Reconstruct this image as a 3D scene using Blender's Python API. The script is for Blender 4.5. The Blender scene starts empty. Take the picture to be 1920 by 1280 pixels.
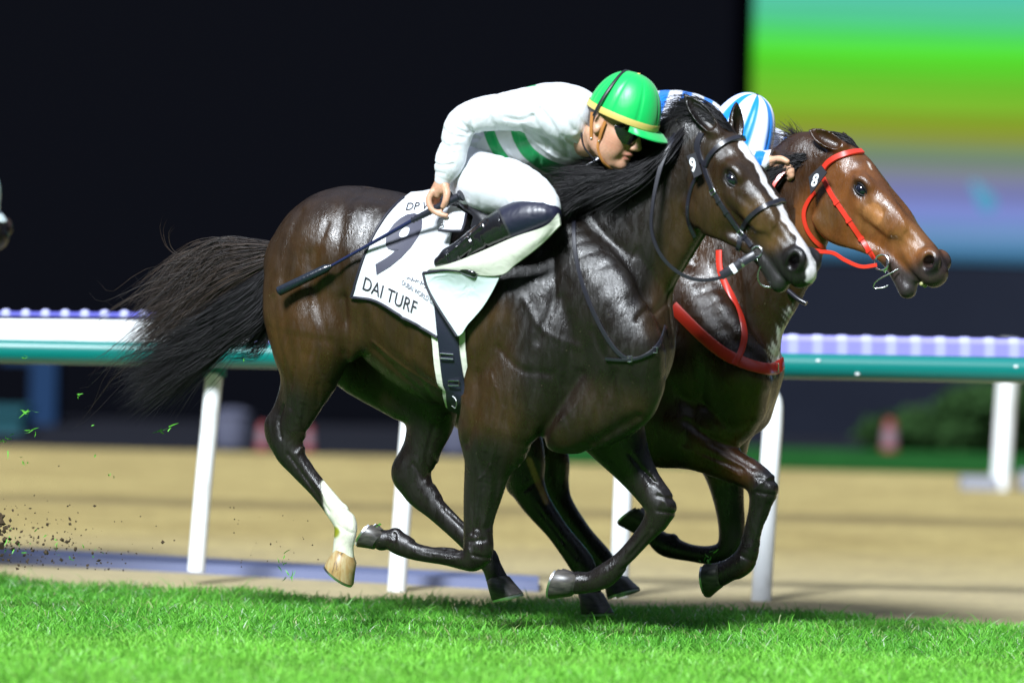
import bpy, math, random
import numpy as np
from mathutils import Vector, Matrix
from mathutils.bvhtree import BVHTree

scene = bpy.context.scene
R = math.radians
# ------------------------------------------------------------------ camera
FPX = 9800.0                                   # focal length in pixels of the 1920 wide photograph
CAM = np.array([0.0, -20.0, 1.5])
PITCH = math.atan(175 / FPX); ROLL = R(1.5)
_f = np.array([0, math.cos(PITCH), -math.sin(PITCH)])
_r0 = np.array([1.0, 0, 0]); _u0 = np.array([0, math.sin(PITCH), math.cos(PITCH)])
_r = _r0 * math.cos(ROLL) + _u0 * math.sin(ROLL)
_u = _u0 * math.cos(ROLL) - _r0 * math.sin(ROLL)
cd = bpy.data.cameras.new('camera'); cam = bpy.data.objects.new('camera', cd)
scene.collection.objects.link(cam)
cd.sensor_width = 36; cd.lens = FPX / 1920 * 36; cd.clip_start = .5; cd.clip_end = 3000
cam.matrix_world = Matrix(((_r[0], _u[0], -_f[0], CAM[0]), (_r[1], _u[1], -_f[1], CAM[1]),
                           (_r[2], _u[2], -_f[2], CAM[2]), (0, 0, 0, 1)))
cd.dof.use_dof = True; cd.dof.focus_distance = 20.2; cd.dof.aperture_fstop = 1.3
scene.camera = cam
# ------------------------------------------------------------------ night sky, floodlight, exposure
SUN_EL, SUN_AZ = R(40), R(-20)                 # light comes from the camera side, left of it
world = bpy.data.worlds.new('World'); scene.world = world; world.use_nodes = True
_nt = world.node_tree; _bg = _nt.nodes['Background']
# night: near-black towards the horizon, pale overhead glow added as soft fill light
_tc = _nt.nodes.new('ShaderNodeTexCoord'); _sx = _nt.nodes.new('ShaderNodeSeparateXYZ'); _rp = _nt.nodes.new('ShaderNodeValToRGB')
_nt.links.new(_tc.outputs['Generated'], _sx.inputs[0]); _nt.links.new(_sx.outputs['Z'], _rp.inputs[0]); _nt.links.new(_rp.outputs[0], _bg.inputs[0])
_e = _rp.color_ramp.elements; _e[0].position = .10; _e[0].color = (.004, .0045, .008, 1); _e[1].position = .75; _e[1].color = (.50, .58, .80, 1)
_m = _e.new(.38); _m.color = (.05, .06, .09, 1)
_bg.inputs[1].default_value = 0.42
sd = bpy.data.lights.new('floodlight', 'SUN'); sun = bpy.data.objects.new('floodlight', sd)
scene.collection.objects.link(sun)
sd.energy = 5.0; sd.angle = R(13); sd.color = (0.88, 0.94, 1.0)
_sd = Vector((math.sin(SUN_AZ) * math.cos(SUN_EL), -math.cos(SUN_AZ) * math.cos(SUN_EL), math.sin(SUN_EL)))
sun.rotation_euler = _sd.to_track_quat('Z', 'Y').to_euler()
scene.view_settings.view_transform = 'Standard'; scene.view_settings.look = 'None'
scene.view_settings.exposure = 0.8; scene.view_settings.gamma = 1
scene.cycles.use_denoising = True
scene.cycles.max_bounces = 6

def ray(px, py):
    d = _f + _r * ((px - 960) / FPX) + _u * ((640 - py) / FPX)
    return d / np.linalg.norm(d)
def proj(P):
    d = np.asarray(P) - CAM
    z = d @ _f
    return np.stack([960 + FPX * (d @ _r) / z, 640 - FPX * (d @ _u) / z], -1)
def atY(px, py, Y):
    d = ray(px, py); return CAM + d * ((Y - CAM[1]) / d[1])
def atZ(px, py, Z=0.0):
    d = ray(px, py); return CAM + d * ((Z - CAM[2]) / d[2])

class Frame:
    """a heading frame: u forward, v to the left, w up, origin O"""
    def __init__(s, O, yaw=None, axes=None):
        s.O = np.array(O, float)
        s.A = np.array([[math.cos(yaw), math.sin(yaw), 0], [-math.sin(yaw), math.cos(yaw), 0], [0, 0, 1.0]]) if axes is None else np.array(axes, float)
    def world(s, p): return s.O + np.asarray(p) @ s.A
    def local(s, P): return (np.asarray(P) - s.O) @ s.A.T
    def pt(s, px, py, v=0.0):
        d = ray(px, py); n = s.A[1]
        t = (v - (CAM - s.O) @ n) / (d @ n)
        return s.local(CAM + d * t)
    def proj(s, p): return proj(s.world(p))

# ------------------------------------------------------------------ materials
def mat(name, col=(.5, .5, .5), rough=.5, metal=0.0, spec=.5, coat=0.0, attr=False, sheen=0.0, sss=0.0, emis=None, trans=0):
    m = bpy.data.materials.new(name); m.use_nodes = True
    b = m.node_tree.nodes['Principled BSDF']
    b.inputs['Base Color'].default_value = (*col, 1); b.inputs['Roughness'].default_value = rough
    b.inputs['Metallic'].default_value = metal; b.inputs['Specular IOR Level'].default_value = spec
    b.inputs['Coat Weight'].default_value = coat; b.inputs['Coat Roughness'].default_value = .12
    b.inputs['Sheen Weight'].default_value = sheen
    b.inputs['Subsurface Weight'].default_value = sss
    if sss: b.inputs['Subsurface Radius'].default_value = (.02, .008, .004); b.inputs['Subsurface Scale'].default_value = .5
    if emis: b.inputs['Emission Color'].default_value = (*emis[0], 1); b.inputs['Emission Strength'].default_value = emis[1]
    if attr:
        a = m.node_tree.nodes.new('ShaderNodeAttribute'); a.attribute_name = 'Col'
        m.node_tree.links.new(a.outputs['Color'], b.inputs['Base Color'])
    return m
def N(m, t, **kw):
    n = m.node_tree.nodes.new(t)
    for k, v in kw.items():
        if hasattr(n, k) and k not in ('inputs',): setattr(n, k, v)
        else: n.inputs[k.replace('_', ' ')].default_value = v
    return n
def L(m, a, b): m.node_tree.links.new(a, b)
def bsdf(m): return m.node_tree.nodes['Principled BSDF']
def noise(m, scale, detail=3, rough=.5, stretch=None, dist=0):
    tc = N(m, 'ShaderNodeTexCoord'); n = N(m, 'ShaderNodeTexNoise'); n.inputs['Scale'].default_value = scale
    n.inputs['Detail'].default_value = detail; n.inputs['Roughness'].default_value = rough; n.inputs['Distortion'].default_value = dist
    src = tc.outputs['Object']
    if stretch:
        mp = N(m, 'ShaderNodeMapping'); mp.inputs['Scale'].default_value = stretch; L(m, src, mp.inputs[0]); src = mp.outputs[0]
    L(m, src, n.inputs['Vector']); return n.outputs['Fac']
def ramp(m, fac, stops):
    r = N(m, 'ShaderNodeValToRGB'); e = r.color_ramp.elements
    while len(e) < len(stops): e.new(.5)
    for i, (p, c) in enumerate(stops):
        e[i].position = p; e[i].color = (*c, 1) if len(c) == 3 else c
    L(m, fac, r.inputs[0]); return r.outputs[0]
def bump(m, fac, strength, dist=.01, prev=None):
    b = N(m, 'ShaderNodeBump'); b.inputs['Strength'].default_value = strength; b.inputs['Distance'].default_value = dist
    L(m, fac, b.inputs['Height'])
    if prev is not None: L(m, prev, b.inputs['Normal'])
    return b.outputs[0]
def mathn(m, op, a, b=None, c=None):
    n = N(m, 'ShaderNodeMath', operation=op)
    for i, v in enumerate((a, b, c)):
        if v is None: continue
        if isinstance(v, (int, float)): n.inputs[i].default_value = v
        else: L(m, v, n.inputs[i])
    return n.outputs[0]
def mix(m, fac, a, b, mode='MIX'):
    n = N(m, 'ShaderNodeMix', data_type='RGBA', blend_type=mode)
    for i, v in ((0, fac), (6, a), (7, b)):
        if isinstance(v, (int, float)): n.inputs[i].default_value = v
        elif isinstance(v, tuple): n.inputs[i].default_value = (*v, 1)
        else: L(m, v, n.inputs[i])
    return n.outputs[2]

# ------------------------------------------------------------------ object helpers
def tag(o, label=None, cat=None, group=None, kind=None):
    for k, v in (('label', label), ('category', cat), ('group', group), ('kind', kind)):
        if v: o[k] = v
    return o
def link(name, me, parent=None, m=None, keep=True):
    o = bpy.data.objects.new(name, me); scene.collection.objects.link(o)
    if m is not None:
        for mm in (m if isinstance(m, (list, tuple)) else [m]): me.materials.append(mm)
    if parent is not None:
        o.parent = parent
        if keep: o.matrix_parent_inverse = parent.matrix_basis.inverted()
    return o
def empty(name, loc, rz=0.0, **kw):
    o = bpy.data.objects.new(name, None); scene.collection.objects.link(o)
    o.location = loc; o.rotation_euler = (0, 0, rz); o.empty_display_size = .2
    bpy.context.view_layer.update()
    return tag(o, **kw)
def mesh_np(name, V, F, cols=None, smooth=True, mi=None):
    """V (n,3), F (m,3|4) arrays"""
    me = bpy.data.meshes.new(name); V = np.asarray(V, np.float32); F = np.asarray(F, np.int32); k = F.shape[1]
    me.vertices.add(len(V)); me.vertices.foreach_set('co', V.ravel())
    me.loops.add(F.size); me.loops.foreach_set('vertex_index', F.ravel())
    me.polygons.add(len(F)); me.polygons.foreach_set('loop_start', np.arange(0, F.size, k, dtype=np.int32))
    me.polygons.foreach_set('loop_total', np.full(len(F), k, np.int32))
    me.polygons.foreach_set('use_smooth', np.full(len(F), smooth, bool))
    if mi is not None: me.polygons.foreach_set('material_index', np.asarray(mi, np.int32))
    me.update(calc_edges=True)
    if cols is not None:
        a = me.color_attributes.new('Col', 'FLOAT_COLOR', 'POINT')
        c = np.ones((len(V), 4), np.float32); c[:, :3] = cols; a.data.foreach_set('color', c.ravel())
    return me
class MB:
    """collects polygons, then becomes one mesh"""
    def __init__(s): s.v = []; s.f = []
    def add(s, vs, fs):
        n = len(s.v); s.v += [tuple(map(float, p)) for p in vs]; s.f += [tuple(i + n for i in f) for f in fs]; return s
    def box(s, lo, hi):
        x0, y0, z0 = lo; x1, y1, z1 = hi
        return s.add([(x0, y0, z0), (x1, y0, z0), (x1, y1, z0), (x0, y1, z0), (x0, y0, z1), (x1, y0, z1), (x1, y1, z1), (x0, y1, z1)],
                     [(0, 3, 2, 1), (4, 5, 6, 7), (0, 1, 5, 4), (1, 2, 6, 5), (2, 3, 7, 6), (3, 0, 4, 7)])
    def tube(s, pts, rad, n=10, caps=True):
        pts = np.asarray(pts, float); m = len(pts); rad = np.broadcast_to(rad, (m,)) if np.ndim(rad) < 2 else rad
        T = np.gradient(pts, axis=0); T /= np.linalg.norm(T, axis=1)[:, None] + 1e-12
        up = np.array([0, 0, 1.0]) if abs(T[0][2]) < .9 else np.array([1.0, 0, 0])
        a = np.cross(T[0], up); a /= np.linalg.norm(a); vs = []
        for i in range(m):
            a = a - T[i] * (a @ T[i]); a /= np.linalg.norm(a); b = np.cross(T[i], a)
            for j in range(n):
                t = 2 * math.pi * j / n; vs.append(pts[i] + rad[i] * (math.cos(t) * a + math.sin(t) * b))
        fs = [(i * n + j, i * n + (j + 1) % n, (i + 1) * n + (j + 1) % n, (i + 1) * n + j) for i in range(m - 1) for j in range(n)]
        if caps: fs += [tuple(range(n - 1, -1, -1)), tuple((m - 1) * n + j for j in range(n))]
        return s.add(vs, fs)
    def ball(s, c, r, n=14, axes=None):
        c = np.asarray(c, float); r = np.broadcast_to(r, (3,)); A = np.eye(3) if axes is None else np.asarray(axes); vs = []
        for i in range(n + 1):
            ph = math.pi * i / n
            for j in range(2 * n):
                th = math.pi * j / n
                vs.append(c + (np.array([math.sin(ph) * math.cos(th), math.sin(ph) * math.sin(th), math.cos(ph)]) * r) @ A)
        k = 2 * n
        fs = [(i * k + j, (i + 1) * k + j, (i + 1) * k + (j + 1) % k, i * k + (j + 1) % k) for i in range(n) for j in range(k)]
        return s.add(vs, fs)
    def ribbon(s, pts, nrm, w, t):
        """flat strap: centre line pts, surface normals nrm, width w, thickness t, rounded section"""
        pts = np.asarray(pts, float); nrm = np.asarray(nrm, float); m = len(pts); w = np.broadcast_to(w, (m,))
        T = np.gradient(pts, axis=0); T /= np.linalg.norm(T, axis=1)[:, None] + 1e-12
        B = np.cross(T, nrm); B /= np.linalg.norm(B, axis=1)[:, None] + 1e-12; Nn = np.cross(B, T)
        sec = [(-.5, 0), (-.5, .6), (-.4, 1), (.4, 1), (.5, .6), (.5, 0)]; k = len(sec); vs = []
        for i in range(m):
            for (x, y) in sec: vs.append(pts[i] + B[i] * x * w[i] + Nn[i] * y * t)
        fs = [(i * k + j, (i + 1) * k + j, (i + 1) * k + (j + 1) % k, i * k + (j + 1) % k) for i in range(m - 1) for j in range(k)]
        fs += [tuple(range(k)), tuple((m - 1) * k + j for j in range(k - 1, -1, -1))]
        return s.add(vs, fs)
    def mesh(s, name, smooth=True):
        me = bpy.data.meshes.new(name); me.from_pydata(s.v, [], s.f); me.update()
        import bmesh
        bm = bmesh.new(); bm.from_mesh(me); bmesh.ops.remove_doubles(bm, verts=bm.verts, dist=1e-6)
        bmesh.ops.recalc_face_normals(bm, faces=bm.faces); bm.to_mesh(me); bm.free()
        if smooth:
            me.polygons.foreach_set('use_smooth', [True] * len(me.polygons)); me.set_sharp_from_angle(angle=R(38))
        return me
    def build(s, name, m=None, parent=None, smooth=True): return link(name, s.mesh(name, smooth), parent, m)
def cr(P, sub=6, closed=False):
    """Catmull-Rom through rows of P"""
    P = np.asarray(P, float); n = len(P)
    if n < 3 and not closed: return np.linspace(P[0], P[-1], sub + 1)
    out = []
    segs = range(n) if closed else range(n - 1)
    for i in segs:
        if closed: p0, p1, p2, p3 = P[i - 1], P[i], P[(i + 1) % n], P[(i + 2) % n]
        else:
            p1, p2 = P[i], P[i + 1]; p0 = P[i - 1] if i > 0 else 2 * p1 - p2; p3 = P[i + 2] if i + 2 < n else 2 * p2 - p1
        for t in np.arange(sub) / sub:
            out.append(.5 * (2 * p1 + (p2 - p0) * t + (2 * p0 - 5 * p1 + 4 * p2 - p3) * t * t + (3 * p1 - p0 - 3 * p2 + p3) * t ** 3))
    if not closed: out.append(P[-1])
    return np.array(out)
def sstep(a, b, x):
    t = np.clip((x - a) / (b - a), 0, 1); return t * t * (3 - 2 * t)
def dpoly(P, poly):
    """distance of points P (n,d) to polyline (m,d)"""
    P = np.asarray(P); poly = np.asarray(poly, float); D = np.full(len(P), 1e9)
    if len(poly) == 1: return np.linalg.norm(P - poly[0], axis=1)
    for a, b in zip(poly[:-1], poly[1:]):
        ab = b - a; t = np.clip((P - a) @ ab / (ab @ ab + 1e-12), 0, 1)
        D = np.minimum(D, np.linalg.norm(P - a - t[:, None] * ab, axis=1))
    return D

# ------------------------------------------------------------------ implicit body modelling
class Vol:
    def __init__(s, lo, hi, h):
        s.lo = np.array(lo, float); s.h = h; s.n = np.ceil((np.array(hi) - s.lo) / h).astype(int) + 1
        s.F = np.full(s.n, 1.0, np.float32)
        s.ax = [(s.lo[i] + h * np.arange(s.n[i])).astype(np.float32) for i in range(3)]
    def box(s, lo, hi):
        a = np.clip(np.floor((np.asarray(lo) - s.lo) / s.h).astype(int), 0, s.n - 1); b = np.clip(np.ceil((np.asarray(hi) - s.lo) / s.h).astype(int) + 1, 1, s.n)
        sl = tuple(slice(a[i], max(b[i], a[i] + 1)) for i in range(3))
        return sl, (s.ax[0][sl[0]][:, None, None], s.ax[1][sl[1]][None, :, None], s.ax[2][sl[2]][None, None, :])
    def put(s, sl, d, k, mode='u'):
        f = s.F[sl]
        if mode == 'u':
            h = np.maximum(k - np.abs(f - d), 0) / k; s.F[sl] = np.minimum(f, d) - h * h * (k * .25)
        else:
            d = -d; h = np.maximum(k - np.abs(f - d), 0) / k; s.F[sl] = np.maximum(f, d) + h * h * (k * .25)
    def chain(s, pts, k=.03, sub=3, n=(0, 1, 0), mode='u'):
        """pts rows: x,y,z,r[,lateral half width]; elliptical across direction n"""
        P = np.array([list(p) + ([p[3]] if len(p) == 4 else []) for p in pts], float); S = cr(P, sub) if len(P) > 2 else P
        n = np.array(n, float); n /= np.linalg.norm(n)
        rmax = max(S[:, 3].max(), S[:, 4].max()) + k + 2 * s.h
        sl, (X, Y, Z) = s.box(S[:, :3].min(0) - rmax, S[:, :3].max(0) + rmax)
        T = np.full(tuple(x.stop - x.start for x in sl), 1.0, np.float32)
        for A, B in zip(S[:-1], S[1:]):
            rm = max(A[3], B[3], A[4], B[4]) + k + 2 * s.h
            l2, (x, y, z) = s.box(np.minimum(A[:3], B[:3]) - rm, np.maximum(A[:3], B[:3]) + rm)
            x = x - A[0]; y = y - A[1]; z = z - A[2]; ab = B[:3] - A[:3]; L2 = ab @ ab + 1e-12
            t = np.clip((x * ab[0] + y * ab[1] + z * ab[2]) / L2, 0, 1)
            qx = x - t * ab[0]; qy = y - t * ab[1]; qz = z - t * ab[2]
            r = A[3] + (B[3] - A[3]) * t; la = A[4] + (B[4] - A[4]) * t; sc = r / la
            qn = qx * n[0] + qy * n[1] + qz * n[2]
            d = (np.sqrt(np.maximum(qx * qx + qy * qy + qz * qz + (sc * sc - 1) * qn * qn, 0)) - r).astype(np.float32)
            l3 = tuple(slice(l2[i].start - sl[i].start, l2[i].stop - sl[i].start) for i in range(3))
            T[l3] = np.minimum(T[l3], d)
        s.put(sl, T, k, mode)
    def ell(s, c, rad, A=None, k=.03, mode='u'):
        c = np.asarray(c, float); rad = np.asarray(rad, float); A = np.eye(3) if A is None else np.asarray(A, float)
        ext = np.sqrt(((A * rad[:, None]) ** 2).sum(0)) + k + 2 * s.h
        sl, (x, y, z) = s.box(c - ext, c + ext); x = x - c[0]; y = y - c[1]; z = z - c[2]
        q = [(x * A[i][0] + y * A[i][1] + z * A[i][2]) for i in range(3)]
        k0 = np.sqrt(sum((q[i] / rad[i]) ** 2 for i in range(3))); k1 = np.sqrt(sum((q[i] / rad[i] ** 2) ** 2 for i in range(3))) + 1e-6
        s.put(sl, (k0 * (k0 - 1) / k1).astype(np.float32), k, mode)
    def relief(s, poly, width, depth, fn=None, lo=None, hi=None, side=None):
        """groove (depth>0) or ridge (depth<0) along a polyline; fn maps coordinates into the 2-D the polyline is in"""
        poly = np.asarray(poly, float)
        if lo is None:
            if poly.shape[1] == 3: lo = poly.min(0) - 3 * width; hi = poly.max(0) + 3 * width
            else: lo = (poly[:, 0].min() - 3 * width, -9, poly[:, 1].min() - 3 * width); hi = (poly[:, 0].max() + 3 * width, 0 if side == -1 else 9, poly[:, 1].max() + 3 * width)
        sl, (x, y, z) = s.box(lo, hi)
        if poly.shape[1] == 3: C = (x, y, z)
        elif fn is None: C = (x, z)
        else: C = fn(x, y, z)
        D = None
        for a, b in zip(poly[:-1], poly[1:]):
            ab = b - a; L2 = ab @ ab + 1e-12
            t = np.clip(sum((C[i] - a[i]) * ab[i] for i in range(len(C))) / L2, 0, 1)
            d = sum((C[i] - a[i] - t * ab[i]) ** 2 for i in range(len(C)))
            D = d if D is None else np.minimum(D, d)
        s.F[sl] += (depth * np.exp(-D / width ** 2)).astype(np.float32)
    def mesh(s):
        F = s.F; S = F < 0; n = s.n; cells = []; pos = []; quads = []
        def lin(i, j, k): return (i.astype(np.int64) * n[1] + j) * n[2] + k
        for a in range(3):
            b, c = (a + 1) % 3, (a + 2) % 3
            s0 = [slice(None)] * 3; s1 = [slice(None)] * 3; s0[a] = slice(0, -1); s1[a] = slice(1, None)
            idx = np.array(np.nonzero(S[tuple(s0)] != S[tuple(s1)]))
            ok = (idx[b] > 0) & (idx[c] > 0) & (idx[b] < n[b] - 1) & (idx[c] < n[c] - 1); idx = idx[:, ok]
            i1 = idx.copy(); i1[a] += 1
            f0 = F[tuple(idx)]; f1 = F[tuple(i1)]; t = f0 / (f0 - f1)
            p = idx.astype(np.float64).T.copy(); p[:, a] += t
            cs = []
            for db, dc in ((1, 1), (0, 1), (0, 0), (1, 0)):
                q = idx.copy(); q[b] -= db; q[c] -= dc; cs.append(lin(*q))
            cs = np.array(cs)
            fl = f0 > 0; cs2 = cs.T.copy(); cs2[fl] = cs2[fl][:, ::-1]
            quads.append(cs2)
            for q in cs: cells.append(q); pos.append(p)
        allc = np.concatenate(cells); P = np.concatenate(pos)
        u, inv = np.unique(allc, return_inverse=True); cnt = np.bincount(inv)
        V = np.stack([np.bincount(inv, P[:, i]) / cnt for i in range(3)], 1) * s.h + s.lo
        Q = np.searchsorted(u, np.concatenate(quads))
        return V, Q
def relax(V, Q, it=2, lam=.5):
    e = np.concatenate([Q[:, [0, 1]], Q[:, [1, 2]], Q[:, [2, 3]], Q[:, [3, 0]]]); n = len(V)
    cnt = np.bincount(e.ravel(), minlength=n)[:, None]
    for i in range(it):
        for l in (lam, -lam * 1.04):
            S = np.stack([np.bincount(e[:, 0], V[e[:, 1], a], n) + np.bincount(e[:, 1], V[e[:, 0], a], n) for a in range(3)], 1) / cnt
            V = V + l * (S - V)
    return V

# ================================================================== HORSES
def head_axes(a, n):
    """a: poll to muzzle, n: roughly out of the near cheek; returns rows a, b(near side), c(dorsal)"""
    a = np.array(a, float); a /= np.linalg.norm(a); n = np.array(n, float); n -= a * (n @ a); n /= np.linalg.norm(n)
    c = -np.cross(a, n); return np.array([a, n, c])

def add_head(V, HO, HA, k=.03, s=1.0, mouth=.0):
    """horse head in head coordinates: a along the face, b to the side, c out of the forehead"""
    T = lambda a, b, c: HO + (np.array([a, b, c]) * s) @ HA
    def ch(pts, k=.03, sub=3): V.chain([list(T(*p[:3])) + [p[3] * s, p[4] * s] for p in pts], k, sub, HA[1])
    def el(c, r, k=.03, mode='u'): V.ell(T(*c), np.array(r) * s, HA, k, mode)
    # skull and face, from the poll to the nose
    ch([(-.02, 0, -.03, .085, .062), (.06, 0, -.005, .088, .078), (.15, 0, -.012, .090, .090), (.22, 0, -.018, .084, .088), (.30, 0, -.016, .070, .070),
        (.38, 0, -.012, .060, .056), (.46, 0, -.010, .055, .050), (.53, 0, -.018, .059, .055), (.585, 0, -.030, .052, .052)], k)
    for b in (-1, 1):
        el((.17, .038 * b, -.125), (.125, .045, .112), .03)           # cheek
        el((.10, .035 * b, -.08), (.10, .04, .09), .03)
        ch([(.12, .055 * b, -.205, .026, .02), (.24, .045 * b, -.185, .024, .018), (.36, .03 * b, -.135, .022, .017), (.46, .022 * b, -.108, .020, .017), (.54, .014 * b, -.098, .022, .018)], .03)
        el((.165, .082 * b, .032), (.045, .020, .022), .03)          # brow
        ch([(.225, .074 * b, -.035, .014, .011), (.30, .062 * b, -.038, .009, .008), (.37, .052 * b, -.040, .007, .007)], .035)   # facial crest
        el((.552, .040 * b, .000), (.040, .022, .034), .02)          # nostril wing
        el((.30, .050 * b, .008), (.10, .018, .040), .05)
    ch([(.10, 0, -.10, .08, .05), (.24, 0, -.09, .075, .05), (.34, 0, -.075, .055, .045), (.44, 0, -.065, .04, .04), (.50, 0, -.06, .03, .035)], .03)
    jw = mouth * 2.2
    ch([(.38, 0, -.115, .030, .034), (.47, 0, -.115 - jw * .5, .031, .036), (.55, 0, -.120 - jw, .035, .036)], .022)        # chin
    ch([(.47, 0, -.045, .032, .048), (.55, 0, -.055, .036, .048), (.592, 0, -.048, .030, .040)], .02)        # upper lip
    for b in (-1, 1):
        # eye socket, nostril and mouth corner
        el((.182, .104 * b, .002), (.033, .024, .023), .014, 's')
        el((.552, .050 * b, .004), (.046, .022, .042), .015)
        V.chain([list(T(*p[:3])) + [p[3] * s] for p in ((.530, .082 * b, .022, .008), (.545, .082 * b, .018, .016), (.560, .078 * b, .000, .021), (.566, .070 * b, -.020, .018), (.556, .066 * b, -.034, .009))], .008, 3, HA[1], 's')
        V.ell(T(.560, .050 * b, -.002), np.array((.019, .036, .024)) * s, HA, .01, 's')
        V.relief(np.array([T(.43, .055 * b, -.074), T(.48, .055 * b, -.080), T(.53, .045 * b, -.087), T(.58, .030 * b, -.088), T(.60, 0, -.086)]), .007 * s, .010 * s + mouth * .6)
        V.relief(np.array([T(.36, .05 * b, .015), T(.43, .052 * b, .0), T(.50, .052 * b, .012)]), .014 * s, .005)
        V.relief(np.array([T(.215, .10 * b, -.02), T(.25, .09 * b, -.012), T(.30, .08 * b, .0)]), .014 * s, .003)
        V.relief(np.array([T(.08, .08 * b, .03), T(.13, .09 * b, .045)]), .018 * s, .008)
        V.relief(np.array([T(.33, .06 * b, -.02), T(.37, .06 * b, .0), T(.40, .055 * b, .02)]), .0035, -.003)
        V.relief(np.array([T(.17, .08 * b, -.21), T(.27, .07 * b, -.175), T(.33, .06 * b, -.13), T(.34, .055 * b, -.10)]), .02, .003)
    return T

def ear_vol(V, base, tip, open_dir, wid=.036, k=.02):
    """pointed, hollowed ear from base to tip, opening towards open_dir"""
    base = np.array(base); tip = np.array(tip); d = tip - base; Ln = np.linalg.norm(d); d /= Ln
    o = np.array(open_dir, float); o -= d * (o @ d); o /= np.linalg.norm(o)
    pr = [(-.15, .026, .026), (.1, .030, .026), (.35, wid, .026), (.6, wid * .86, .02), (.82, wid * .5, .013), (1.0, .004, .004)]
    V.chain([list(base + d * Ln * t) + [r, l] for t, r, l in pr], k, 3, o)
    V.chain([list(base + d * Ln * t + o * .015) + [r * .80, r * .72] for t, r, l in pr[1:5]], .005, 3, o, 's')

def leg_chain(V, fr, pts, k=.03, S=490., sub=6):
    V.chain([list(fr.pt(p[0], p[1], p[2])) + [p[3] * q / S, (p[4] if len(p) > 4 else p[3] * .86) * q / S] for p, q in zip(pts, [1, .96, .92] + [.90] * 20)], k, sub)

def hoof_mesh(axc, axt, toe, r, Lf, lean=.55):
    """hoof: coronet centre axc, sole centre axt, toe direction; local coordinates. returns wall MB, shoe MB"""
    axc = np.array(axc, float); axt = np.array(axt, float); d = axt - axc; ln = np.linalg.norm(d); d /= ln
    t = np.array(toe, float); t -= d * (t @ d); t /= np.linalg.norm(t); s = np.cross(d, t)
    n = 28; rings = []
    def ring(h, rr, sh, hl=0):
        out = []
        for j in range(n):
            a = 2 * math.pi * j / n; ca, sa = math.cos(a), math.sin(a)
            x = ca * rr * (1.08 if ca > 0 else .92); y = sa * rr * .95
            if ca < -.6: x += rr * .28 * max(0, 1 - abs(sa) / .45)      # heel cleft
            out.append(axc + d * (h + hl * (-ca)) + t * (x + sh) + s * y)
        return out
    for h, rr, sh in ((-.12, r * .60, 0), (0, r * .78, 0), (.05, r * .87, .002), (.5, r * 1.03, .25 * lean * ln), (.96, r * 1.2, .5 * lean * ln), (1.0, r * 1.18, .5 * lean * ln)):
        rings.append(ring(h * ln, rr, sh))
    mb = MB(); vs = [p for q in rings for p in q]; m = len(rings)
    fs = [(i * n + j, i * n + (j + 1) % n, (i + 1) * n + (j + 1) % n, (i + 1) * n + j) for i in range(m - 1) for j in range(n)]
    last = ring(1.0 * ln, r * .95, .5 * lean * ln); inn = ring(.9 * ln, r * .8, .5 * lean * ln); cen = axc + d * ln * .82 + t * .5 * lean * ln
    b = len(vs); vs += last + inn + [cen]
    fs += [((m - 1) * n + j, (m - 1) * n + (j + 1) % n, b + (j + 1) % n, b + j) for j in range(n)]
    fs += [(b + j, b + (j + 1) % n, b + n + (j + 1) % n, b + n + j) for j in range(n)]
    fs += [(b + n + j, b + n + (j + 1) % n, b + 2 * n) for j in range(n)] + [tuple(range(n))]
    mb.add(vs, fs)
    sh = MB(); o1 = ring(1.0 * ln + .0005, r * 1.2, .5 * lean * ln); o2 = ring(1.0 * ln + .0085, r * 1.19, .5 * lean * ln)
    i1 = ring(1.0 * ln + .0005, r * .9, .5 * lean * ln); i2 = ring(1.0 * ln + .0085, r * .92, .5 * lean * ln)
    K = [j % n for j in range(-11, 12)]; vs = []
    for q in (o1, o2, i2, i1): vs += [q[j] for j in K]
    w = len(K); fs = []
    for a in range(4):
        b2 = (a + 1) % 4; fs += [(a * w + j, a * w + j + 1, b2 * w + j + 1, b2 * w + j) for j in range(w - 1)]
    fs += [(0, w, 2 * w, 3 * w), (w - 1, 4 * w - 1, 3 * w - 1, 2 * w - 1)]
    sh.add(vs, fs)
    return mb, sh

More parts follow.
